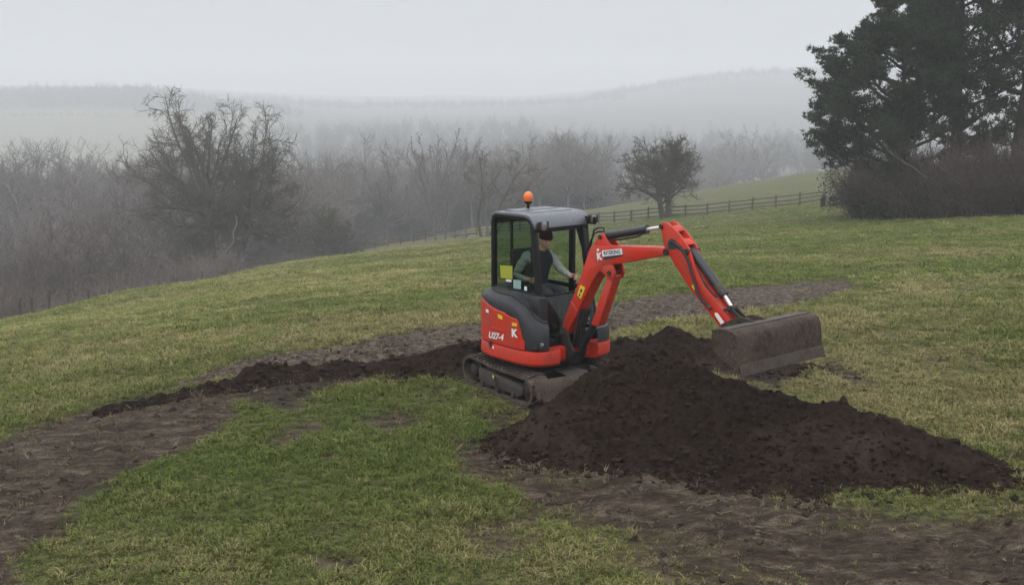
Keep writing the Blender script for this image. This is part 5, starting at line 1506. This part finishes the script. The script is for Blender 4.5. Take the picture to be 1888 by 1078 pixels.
mass(530, 1090, 232, 330, 300, 0.90, 1.50, (0.185, 0.160, 0.146))
mass(1090, 1330, 320, 420, 70, 0.8, 1.3, (0.190, 0.168, 0.158))
P = many_px(P); n = len(P)
o = scatter('misty_wood', P, np.stack([np.zeros(n), np.zeros(n), WR.uniform(0, 6.28, n)], -1), np.array(S)[:, None] * np.array([1.1, 1.1, 1.0]), I, np.array(tint), WM)
o['label'] = 'dense mass of bare grey-brown trees filling the misty woods'
# far woods and hedges on the hills across the valley
P = []; S = []; tint = []; I = []
def farw(px0, px1, D0, D1, n, s0, s1, k=None):
    for _ in range(n):
        P.append((WR.uniform(px0, px1), WR.uniform(D0, D1), -0.5)); S.append(WR.uniform(s0, s1)); tint.append(np.array((0.06, 0.055, 0.05)) * WR.uniform(0.8, 1.2)); I.append(int(WR.integers(0, 4)) if k is None else k)
farw(-150, 330, 1325, 1420, 560, 0.75, 1.05)
farw(330, 1000, 650, 1100, 420, 0.8, 1.2)
farw(330, 560, 1330, 1420, 110, 0.4, 0.85)
farw(200, 420, 1325, 1420, 120, 0.6, 0.9)
farw(-150, 420, 1250, 1256, 160, 0.22, 0.36)
farw(950, 1650, 600, 950, 420, 0.8, 1.2)
farw(1430, 1700, 470, 480, 90, 0.14, 0.2)
farw(1100, 1720, 1850, 2050, 520, 0.6, 0.95)
farw(450, 1150, 1700, 1900, 420, 0.6, 0.95)
P = many_px(P); n = len(P)
wm = WM
o = scatter('far_wood', P, np.stack([np.zeros(n), np.zeros(n), WR.uniform(0, 6.28, n)], -1), np.array(S)[:, None] * np.ones(3), I, np.array(tint), wm)
o['label'] = 'faint distant woods and hedges on the misty hills across the valley'

# --- pines at the right edge
def pine(seed, H, limbs, lo, tufts_per, spread, lean=(0, 0), bias=None):
    T = Tree(seed); rng = T.rng
    n = 9; p = np.array([0, 0, -0.4]); d = unit(np.array([lean[0], lean[1], 1.0]))
    pts = [p.copy()]; rad = [0.42 * H / 18]
    for i in range(n):
        d = unit(d + rng.normal(0, 0.05, 3) + [0, 0, 0.06]); p = p + d * H / n; pts.append(p.copy()); rad.append(0.42 * H / 18 * (1 - 0.8 * (i + 1) / n))
    T.add(pts, rad, 0); pts = np.array(pts)
    pads = []
    for k in range(limbs):
        t = lo + (1 - lo) * (k + rng.uniform(0, 1)) / limbs
        x = t * n; i = min(int(x), n - 1); q = pts[i] + (pts[i + 1] - pts[i]) * (x - i)
        a = k * 2.4 + rng.normal(0, 0.3)
        prof = math.sin(min(1, (t - lo) / (1 - lo) * 0.85 + 0.28) * math.pi) ** 0.7
        L = spread * (0.35 + 0.65 * prof) * rng.uniform(0.75, 1.15)
        dirn = np.array([math.cos(a), math.sin(a), 0.22 + 0.25 * t])
        if bias is not None: dirn = dirn + np.array(bias) * rng.uniform(0, 1)
        sp = [None, dict(seg=7, wig=0.14, up=0.04, tip=0.3), dict(n=8, ang=48, angv=14, len=0.42, seg=4, wig=0.2, up=0.08, rr=0.5, rmin=0.025, **{'from': 0.35})]
        nb = len(T.B)
        T.branch(q, dirn, L, 0.13 * (1 - 0.55 * t) + 0.03, 1, sp)
        for PP, _, lv in T.B[nb:]:
            for pp in PP:
                if lv == 2:
                    pads.append((pp[-1], 0.30 * np.linalg.norm(pp[-1] - pp[0]) + 0.45)); pads.append((pp[len(pp) // 2], 0.55))
                else:
                    pads.append((pp[-1], 0.9)); pads.append((pp[-2], 0.75)); pads.append((pp[-4], 0.6))
    # needle tufts
    C_ = []
    for c, R in pads:
        k = int(tufts_per * R)
        u = rng.normal(0, 1, (k, 3)); u /= np.linalg.norm(u, axis=1, keepdims=True)
        rr = R * 0.78 * rng.uniform(0.1, 1.0, (k, 1)) ** 0.6
        C_.append(c + u * rr * [1.0, 1.0, 0.5] + [0, 0, 0.12])
    C_ = np.concatenate(C_); m = len(C_); nn = 8
    d0 = rng.normal(0, 1, (m, nn, 3)); d0[..., 2] += 0.75; d0 /= np.linalg.norm(d0, axis=2, keepdims=True)
    ln = rng.uniform(0.16, 0.30, (m, nn, 1)); wd = np.cross(d0, rng.normal(0, 1, (m, nn, 3))); wd /= np.linalg.norm(wd, axis=2, keepdims=True)
    b = C_[:, None] + rng.normal(0, 0.03, (m, nn, 3))
    V = np.stack([b - wd * 0.030, b + wd * 0.030, b + d0 * ln], 2).reshape(-1, 3)
    Fc = np.arange(len(V)).reshape(-1, 3)
    return T, np_mesh('needles', V, Fc, MT['needle'])
def pine_thing(T, nd, label, loc):
    root = empty('pine_tree', loc); tag(root, label, 'tree')
    link('trunk', T.mesh('trunk', MT['bark_pine'], {0}), root)
    cr = link('crown', T.mesh('crown', MT['bark_pine'], {1, 2}), root)
    link('needles', nd, cr)
T, nd = pine(81, 19.0, 34, 0.33, 36, 8.4, (0.03, 0), (-0.12, 0, 0)); pine_thing(T, nd, 'tall dark pine with thick trunk at the right edge of the field', at_px(1868, 64, -0.1))
T, nd = pine(82, 11.5, 36, 0.18, 40, 5.8, (-0.08, 0), (-0.5, -0.1, -0.1)); pine_thing(T, nd, 'shorter dark pine leaning out left over the hedge corner', at_px(1668, 69, -0.1))
T, nd = pine(83, 17.5, 34, 0.24, 36, 7.0, (0.0, 0)); pine_thing(T, nd, 'dark pine half hidden between the other two pines', at_px(1762, 74, -0.1))

# --- hedge shrubs under the pines
for i, (px, D, s, k, lab) in enumerate(((1612, 71, 1.00, 1, 'brown leafless shrub at the left end of the hedge under the pines'), (1650, 68, 1.15, 0, 'brown leafless shrub second from the left in the hedge under the pines'),
                                        (1692, 66, 1.25, 0, 'tall brown leafless shrub third from the left under the pines'), (1735, 64, 1.2, 1, 'brown leafless shrub in the middle of the hedge under the pines'),
                                        (1776, 62.5, 1.2, 0, 'brown leafless shrub right of the middle of the hedge'), (1818, 61, 1.2, 1, 'brown leafless shrub second from the right photo edge'),
                                        (1862, 60, 1.15, 0, 'brown leafless shrub in front of the thick pine trunk'), (1905, 59, 1.1, 1, 'brown leafless shrub cut by the right photo edge'))):
    for j, dpx, dD, sc in ((0, 0, 0, 1.0),):
        o = link('bare_shrub', sh_mesh[k]); o.location = at_px(px + dpx, D + dD, -0.1); o.scale = (s * sc * 1.15, s * sc * 1.1, s * sc); o.rotation_euler = (0, 0, i * 1.7 + j)
        tag(o, lab, 'shrub', 'shrubs of the hedge under the pines')
P = []; S = []; tint = []
for _ in range(150):
    t = WR.uniform(0, 1.35); px = 1596 + 330 * t; D = 69 - 10.5 * t + WR.uniform(-0.5, 4.5)
    P.append((px, D, -0.2)); S.append(WR.uniform(0.45, 1.3)); tint.append(np.array((0.085, 0.062, 0.053)) * WR.uniform(0.45, 1.6))
P = many_px(P); n = len(P)
o = scatter('bramble_thicket', P, np.stack([np.zeros(n), np.zeros(n), WR.uniform(0, 6.28, n)], -1), np.array(S)[:, None] * np.ones(3), WR.integers(0, 3, n), np.array(tint), sh_far)
o['label'] = 'tangled brown bramble filling the hedge under the pines'
# leafy evergreens
def leafy(seed, n, R, size, flat=0.8):
    rng = np.random.default_rng(seed)
    cl = rng.normal(0, 0.55, (14, 3)) * R; cl[:, 2] = np.abs(cl[:, 2]) * flat + R[2] * 0.35
    c = cl[rng.integers(0, 14, n)] + rng.normal(0, 0.26, (n, 3)) * R
    c[:, 2] = np.abs(c[:, 2])
    a = rng.normal(0, 1, (n, 3)); a /= np.linalg.norm(a, axis=1, keepdims=True); b = np.cross(a, rng.normal(0, 1, (n, 3))); b /= np.linalg.norm(b, axis=1, keepdims=True)
    s = size * rng.uniform(0.6, 1.3, (n, 1))
    V = np.stack([c - a * s, c + b * s * 0.55, c + a * s, c - b * s * 0.55], 1).reshape(-1, 3)
    return np_mesh('leaves', V, np.arange(len(V)).reshape(-1, 4), MT['ivy'])
def leafy_thing(name, label, seed, n, R, size, loc):
    root = empty(name, loc); tag(root, label, 'bush')
    T = shrub(seed, 7, R[2] * 1.2, R[0] * 0.6, 0.03, 0.5, 4)
    link('stems', T.mesh('stems', MT['bark_moss']), root); link('leaves', leafy(seed, n, np.array(R), size), root)
leafy_thing('evergreen_bush', 'small dark evergreen bush beside the ivy-clad gatepost', 91, 4200, (0.75, 0.7, 0.6), 0.07, at_px(1543, 99, -0.05))
leafy_thing('evergreen_bush', 'dark evergreen bush low in the hedge below the brown twigs', 92, 4600, (1.5, 0.8, 0.9), 0.07, at_px(1655, 66, -0.05))
leafy_thing('ivy_bush', 'misty dark ivy bush beside the bare trees beyond the field', 93, 3000, (4.4, 3.4, 4.2), 0.30, at_px(1412, 405, -0.2))
leafy_thing('ivy_bush', 'misty dark evergreen rising from the wood just left of the hawthorn', 94, 3000, (3.6, 3.0, 4.5), 0.24, at_px(1078, 240, -0.2))
leafy_thing('evergreen_bush', 'very dark evergreen filling the foot of the leaning pine', 95, 5200, (1.6, 1.2, 2.6), 0.075, at_px(1612, 75, -0.05))
# pale dead branches in the hedge
T = Tree(15)
T.branch(np.array([0, 0, 2.2]), np.array([-0.9, 0, 0.75]), 3.0, 0.035, 0, [dict(seg=6, wig=0.14, up=0.0, tip=0.3), dict(n=4, ang=35, len=0.5, seg=4, wig=0.2, rr=0.6, **{'from': 0.3})])
db = link('dead_branch', T.mesh('dead_branch', MT['bark_pale'])); tag(db, 'pale dead branch slanting out of the hedge under the pines', 'branch'); db.location = at_px(1708, 63, 0)

# ------------------------------------------------------------------ post and rail fence
def build_fence():
    ctrl = [(560, 171), (650, 165), (780, 157.5), (900, 146), (1010, 136), (1130, 128), (1250, 122), (1360, 119), (1470, 117), (1520, 116)]
    line = np.array([((px - 944) / FPX * D, D) for px, D in ctrl])
    seg = np.hypot(*np.diff(line, axis=0).T); cum = np.concatenate([[0], np.cumsum(seg)])
    n = int(cum[-1] / 2.3); ss = np.linspace(0, cum[-1], n + 1)
    X = np.interp(ss, cum, line[:, 0]); Y = np.interp(ss, cum, line[:, 1]); Z = ground_z(X, Y)
    root = empty('wooden_fence', (X[0], Y[0], Z[0])); tag(root, 'weathered wooden post and rail fence crossing behind the digger', 'fence')
    o0 = np.array([X[0], Y[0], Z[0]])
    mb = MB(); mb.box((0, 0, 0.45), (0.17, 0.17, 1.7)); post = mb.build('post', MT['timber'], root, 0.01, 1, smooth=False)
    mb = MB(); mb.box((0.5, 0, 0), (1.0, 0.06, 0.13)); rail = mb.build('rail', MT['timber'], root, smooth=False)
    rg_ = np.random.default_rng(3); first_p = first_r = True
    for i in range(n + 1):
        p = post if first_p else post.copy()
        if not first_p: COL.objects.link(p); p.parent = root
        first_p = False
        p.location = (X[i] - o0[0], Y[i] - o0[1], Z[i] - o0[2]); p.rotation_euler = (rg_.normal(0, 0.02), rg_.normal(0, 0.02), rg_.uniform(-0.1, 0.1)); p.scale = (1, 1, rg_.uniform(0.95, 1.05))
        if i < n:
            d = Vector((X[i + 1] - X[i], Y[i + 1] - Y[i], Z[i + 1] - Z[i])); L = d.length
            for h in (0.32, 0.70, 1.10):
                r = rail if first_r else rail.copy()
                if not first_r: COL.objects.link(r); r.parent = root
                first_r = False
                r.location = (X[i] - o0[0], Y[i] - o0[1] - 0.085, Z[i] - o0[2] + h + rg_.normal(0, 0.015))
                q = d.to_track_quat('X', 'Z').to_euler(); r.rotation_euler = (0, q.y + rg_.normal(0, 0.006), q.z); r.scale = (L * 1.01, 1, 1)
build_fence()
# ivy clad gatepost and sagging rails up to the hedge
def build_gatepost():
    loc = at_px(1519, 100, 0)
    root = empty('gatepost', loc); tag(root, 'dark ivy-clad gatepost where the fence meets the hedge', 'post')
    mb = MB(); mb.box((0, 0, 0.6), (0.2, 0.2, 1.5)); mb.build('post', MT['timber'], root, 0.02)
    me = leafy(97, 1000, np.array((0.16, 0.15, 0.75)), 0.055); link('ivy', me, root)
build_gatepost()
def build_gate():
    a = np.array(at_px(1524, 100, 0)); b = np.array(at_px(1592, 92, 0)); c = (a + b) / 2
    root = empty('rail_gate', tuple(a)); tag(root, 'pale sagging rails between the ivy gatepost and the hedge', 'gate')
    for k, (h0, h1) in enumerate(((0.45, 0.5), (0.85, 1.0), (1.25, 1.35), (0.2, 1.0))):
        mb = MB(); d = b - a
        mb.tube([(0, 0, h0), tuple(d * 0.5 + [0, 0, (h0 + h1) / 2 - 0.06]), tuple(d + [0, 0, h1])], 0.045, 6); mb.build('rail', MT['bark_pale' if k > 0 else 'timber'], root)
build_gate()
# stakes of the field edge fence on the left
rs = np.random.default_rng(12)
SP = []
mb = MB(); mb.box((0, 0, 0.45), (0.09, 0.09, 1.5)); stake = mb.build('fence_stake', MT['timber'], None, 0.01, 1, smooth=False)
for i, (px, D) in enumerate([(20, 50), (44, 52), (75, 54), (112, 57), (150, 61), (190, 65), (232, 69), (276, 74), (320, 80), (366, 86), (412, 93)]):
    s = stake if i == 0 else stake.copy()
    if i: COL.objects.link(s)
    s.location = at_px(px, D, 0); s.rotation_euler = (rs.normal(0, 0.05), rs.normal(0, 0.05), rs.uniform(0, 1)); s.scale = (1, 1, rs.uniform(0.7, 1.0))
    tag(s, 'small weathered stake along the field edge before the left wood', 'fence stake', 'stakes along the left field edge')

# pale farm roof far down in the valley
def build_barn():
    loc = at_px(1035, 300, -0.5)
    root = empty('farm_building', loc, 0.25); tag(root, 'faint pale farm building down in the misty valley', 'building')
    mb = MB(); mb.box((0, 0, 5.5), (9, 5, 11)); mb.build('wall', MT['wall'], root)
    mb = MB()
    mb.loft([[(x, -2.9, 11.0), (x, 0, 12.6), (x, 2.9, 11.0), (x, 0, 10.9)] for x in (-4.8, 4.8)]); mb.build('roof', MT['slate'], root)
build_barn()

# ------------------------------------------------------------------ grass
def clump(seed, nb, h, spread, w, droop):
    r = np.random.default_rng(seed); V = []; F = []
    for k in range(nb):
        a = r.uniform(0, 6.28); q = abs(r.normal(0, spread)); b = np.array([math.cos(a) * q, math.sin(a) * q, -0.01])
        a2 = a + r.normal(0, 0.8); L = h * r.uniform(0.5, 1.15); ln = r.uniform(0.2, droop)
        side = np.array([-math.sin(a2), math.cos(a2), 0]) * w * r.uniform(0.7, 1.2); out = np.array([math.cos(a2), math.sin(a2), 0])
        p1 = b + out * L * ln * 0.35 + np.array([0, 0, L * 0.6]); p2 = b + out * L * ln * 1.1 + np.array([0, 0, L * (1.0 - 0.35 * ln)])
        i = len(V); V += [b - side, b + side, p1 + side * 0.8, p1 - side * 0.8, p2]
        F += [(i, i + 1, i + 2), (i, i + 2, i + 3), (i + 3, i + 2, i + 4)]
    return np_mesh('grass_clump', np.array(V), np.array(F), MT['blade'])
CL = [clump(1, 14, 0.095, 0.045, 0.0045, 1.0), clump(2, 15, 0.075, 0.06, 0.0045, 1.3), clump(3, 12, 0.125, 0.04, 0.0045, 0.9), clump(4, 16, 0.06, 0.07, 0.005, 1.5),
      clump(5, 20, 0.13, 0.10, 0.007, 1.3), clump(6, 22, 0.10, 0.13, 0.008, 1.4)]
def build_grass():
    rg_ = np.random.default_rng(19)
    PX = []; PY = []; SC_ = []; ID = []
    for D0, D1, dens, s, ids in ((7.6, 12.5, 560, 0.9, (0, 1, 2, 3)), (12.5, 17, 480, 0.95, (0, 1, 2, 3)), (17, 25, 280, 1.1, (0, 1, 2, 3)), (25, 42, 110, 0.78, (4, 5)), (42, 75, 36, 1.0, (4, 5)), (75, 128, 10, 1.4, (4, 5))):
        half = lambda d: 1.6 + 0.49 * d
        A = (half(D0) + half(D1)) * (D1 - D0); n = int(A * dens)
        y = D0 + (D1 - D0) * np.sqrt(rg_.uniform((D0 / D1) ** 2, 1, n)) if False else rg_.uniform(D0, D1, n)
        x = rg_.uniform(-1, 1, n) * half(D1)
        k = np.abs(x) < half(y); x = x[k]; y = y[k]
        PX.append(x); PY.append(y); SC_.append(np.full(len(x), s)); ID.append(rg_.choice(ids, len(x)))
    x = np.concatenate(PX); y = np.concatenate(PY); s = np.concatenate(SC_); idx = np.concatenate(ID)
    mud, dark, grey = masks(x, y)
    hp = np.zeros(len(x))
    near = y < 25
    for rdg in HEAPS:
        R = np.array(rdg)
        for a, b in zip(R[:-1], R[1:]):
            e = b[:2] - a[:2]; t = np.clip(((x - a[0]) * e[0] + (y - a[1]) * e[1]) / (e @ e), 0, 1)
            dx = x - a[0] - t * e[0]; dy = y - a[1] - t * e[1]; d = np.hypot(dx, dy)
            w = np.where((e[0] * dy - e[1] * dx) < 0, a[3] + (b[3] - a[3]) * t, a[4] + (b[4] - a[4]) * t)
            hp = np.maximum(hp, (d < w * 0.98).astype(float))
    # under the machine's tracks
    tu = (x - MX[0]) * math.cos(math.radians(57)) - (y - MX[1]) * math.sin(math.radians(57)); tv = (x - MX[0]) * math.sin(math.radians(57)) + (y - MX[1]) * math.cos(math.radians(57))
    tr = (np.abs(tu) < 0.98) & (np.abs(tv) < 0.86) | ((np.abs(tu) < 1.1) & (np.abs(tv) < 1.05) & (rg_.uniform(0, 1, len(x)) < 0.6))
    dens = fbm(x / 1.3, y / 1.3, 61, 4)
    edge = np.interp(x / np.maximum(y, 1) * FPX + 944, [-400, 0, 200, 400, 560, 2400], [42, 50, 66, 94, 145, 300])
    prob = (1 - mud * 0.985) * (1 - dark * 0.98) * (1 - hp) * np.clip(0.85 + 0.4 * dens, 0.45, 1) * (y < edge)
    cut = ((x + 0.55) * 1.30 - (y - 13.25) * 1.05) / 1.671
    prob = np.where((hp > 0) & (cut < 0.0) & (y < 15) & (x < 1.2), 1 - mud * 0.9, prob)
    k = (rg_.uniform(0, 1, len(x)) < prob) & ~tr
    x, y, s, idx, dens, mud = x[k], y[k], s[k], idx[k], dens[k], mud[k]
    n = len(x)
    z = ground_z(x, y)
    tus = fbm(x / 0.38, y / 0.38, 67, 3); big = fbm(x / 4.5, y / 4.5, 63, 4) + 0.6 * fbm(x / 0.9, y / 0.9, 65, 3) + 0.45 * tus * sstep(60, 25, y)
    dryz = 0.42 * np.exp(-(((x - 5.4) / 3.0) ** 2 + ((y - 15.4) / 2.4) ** 2)) + 0.4 * np.exp(-(((x - 7) / 5.0) ** 2 + ((y - 17) / 4.0) ** 2)) + 0.45 * np.exp(-(((x + 1) / 7.0) ** 2 + ((y - 22) / 4.5) ** 2)) + 0.22 * sstep(18, 30, y) * sstep(4, -4, x) + 0.3 * np.exp(-(((x - 8) / 6.0) ** 2 + ((y - 38) / 6.0) ** 2)) + 0.25 * np.exp(-((x - 0.5) / 3.0) ** 2 - ((y - 10) / 2.0) ** 2)
    f = np.clip(0.36 + 0.46 * big + dryz + rg_.normal(0, 0.22, n) + 0.3 * mud, 0, 1)
    green = np.array([0.122, 0.144, 0.032]); lush = np.array([0.092, 0.126, 0.027]); straw = np.array([0.275, 0.232, 0.105])
    t = np.where(f[:, None] < 0.45, lush + (green - lush) * (f[:, None] / 0.45), green + (straw - green) * ((f[:, None] - 0.45) / 0.55))
    t = t * rg_.uniform(0.65, 1.35, (n, 1)) * (1 + 0.18 * sstep(14, 30, y))[:, None]
    s = s * rg_.uniform(0.6, 1.35, n) * (0.85 + 0.35 * dens + 0.28 * tus) * (1 - 0.35 * mud)
    rot = np.stack([rg_.normal(0, 0.16, n), rg_.normal(0, 0.16, n), rg_.uniform(0, 6.28, n)], -1)
    o = scatter('grass', np.stack([x, y, z], -1), rot, s[:, None] * np.array([1, 1, 0.72]), idx, t, CL)
    o['label'] = 'short mottled winter pasture grass covering the sloping field'
    # straw-like debris on the scraped ground
    m = 5200
    xx = rg_.uniform(-7, 6.5, m); yy = rg_.uniform(9, 22, m); mu, dk, gy = masks(xx, yy)
    kk = rg_.uniform(0, 1, m) < mu * (1 - 0.9 * dk) * 0.8
    xx, yy = xx[kk], yy[kk]; n = len(xx); zz = ground_z(xx, yy)
    tt = np.array([0.16, 0.125, 0.085]) * rg_.uniform(0.35, 1.25, (n, 1))
    rot = np.stack([rg_.normal(0, 0.5, n) + np.where(rg_.uniform(0, 1, n) < 0.5, 1.2, -1.2), rg_.normal(0, 0.3, n), rg_.uniform(0, 6.28, n)], -1)
    o = scatter('trampled_straw', np.stack([xx, yy, zz + 0.012], -1), rot, rg_.uniform(0.5, 1.2, n)[:, None] * np.ones(3), rg_.integers(0, 4, n), tt, CL[:4])
    o['label'] = 'trampled dead grass scraps strewn over the scraped mud'
build_grass()
# clods and lumps of turned earth on the scraped ground
def build_lumps():
    rg_ = np.random.default_rng(23); tv, tf = ICO; ms = []
    for k in range(4):
        v = tv * (1 + rg_.normal(0, 0.2, (len(tv), 1))) * [1.2, 0.9, 0.7]; ms.append(np_mesh('lump', v, tf, MT['lump']))
    m = 26000
    x = rg_.uniform(-8, 9, m); y = rg_.uniform(8.5, 24, m); mu, dk, gy = masks(x, y)
    k = rg_.uniform(0, 1, m) < np.maximum(mu * 0.35, np.maximum(gy * 0.55, dk * 0.6)) * (0.45 + 0.8 * np.clip(fbm(x / 0.5, y / 0.5, 90, 3), -0.5, 1))
    x, y, gy, dk = x[k], y[k], gy[k], dk[k]; n = len(x); z = ground_z(x, y)
    s = 0.008 + 0.045 * rg_.power(0.35, n) ** 1.7
    c = np.array([0.060, 0.043, 0.033])[None] * (1 - gy[:, None]) + np.array([0.105, 0.084, 0.067])[None] * gy[:, None]
    c = (c * (1 - dk[:, None]) + np.array([0.026, 0.018, 0.015]) * dk[:, None]) * rg_.uniform(0.5, 1.35, (n, 1))
    o = scatter('earth_lumps', np.stack([x, y, z + s * 0.2], -1), rg_.uniform(0, 6.28, (n, 3)), s[:, None] * np.ones(3), rg_.integers(0, 4, n), c, ms)
    o['label'] = 'loose lumps of turned earth strewn over the scraped strips'
build_lumps()

# ------------------------------------------------------------------ the misty air
def build_haze():
    mb = MB()
    mb.box((0, 1450, -22), (5200, 3300, 150))
    m = bpy.data.materials.new('misty_air'); m.use_nodes = True
    nt = m.node_tree; nt.nodes.clear()
    out = nt.nodes.new('ShaderNodeOutputMaterial')
    pv = nt.nodes.new('ShaderNodeVolumePrincipled')
    pv.inputs['Color'].default_value = (0.97, 0.985, 1.0, 1)
    pv.inputs['Density'].default_value = HAZE
    pv.inputs['Anisotropy'].default_value = 0.0
    nt.links.new(pv.outputs[0], out.inputs['Volume'])
    o = mb.build('haze', m, smooth=False)
    o['kind'] = 'stuff'
HAZE = 0.0009
build_haze()
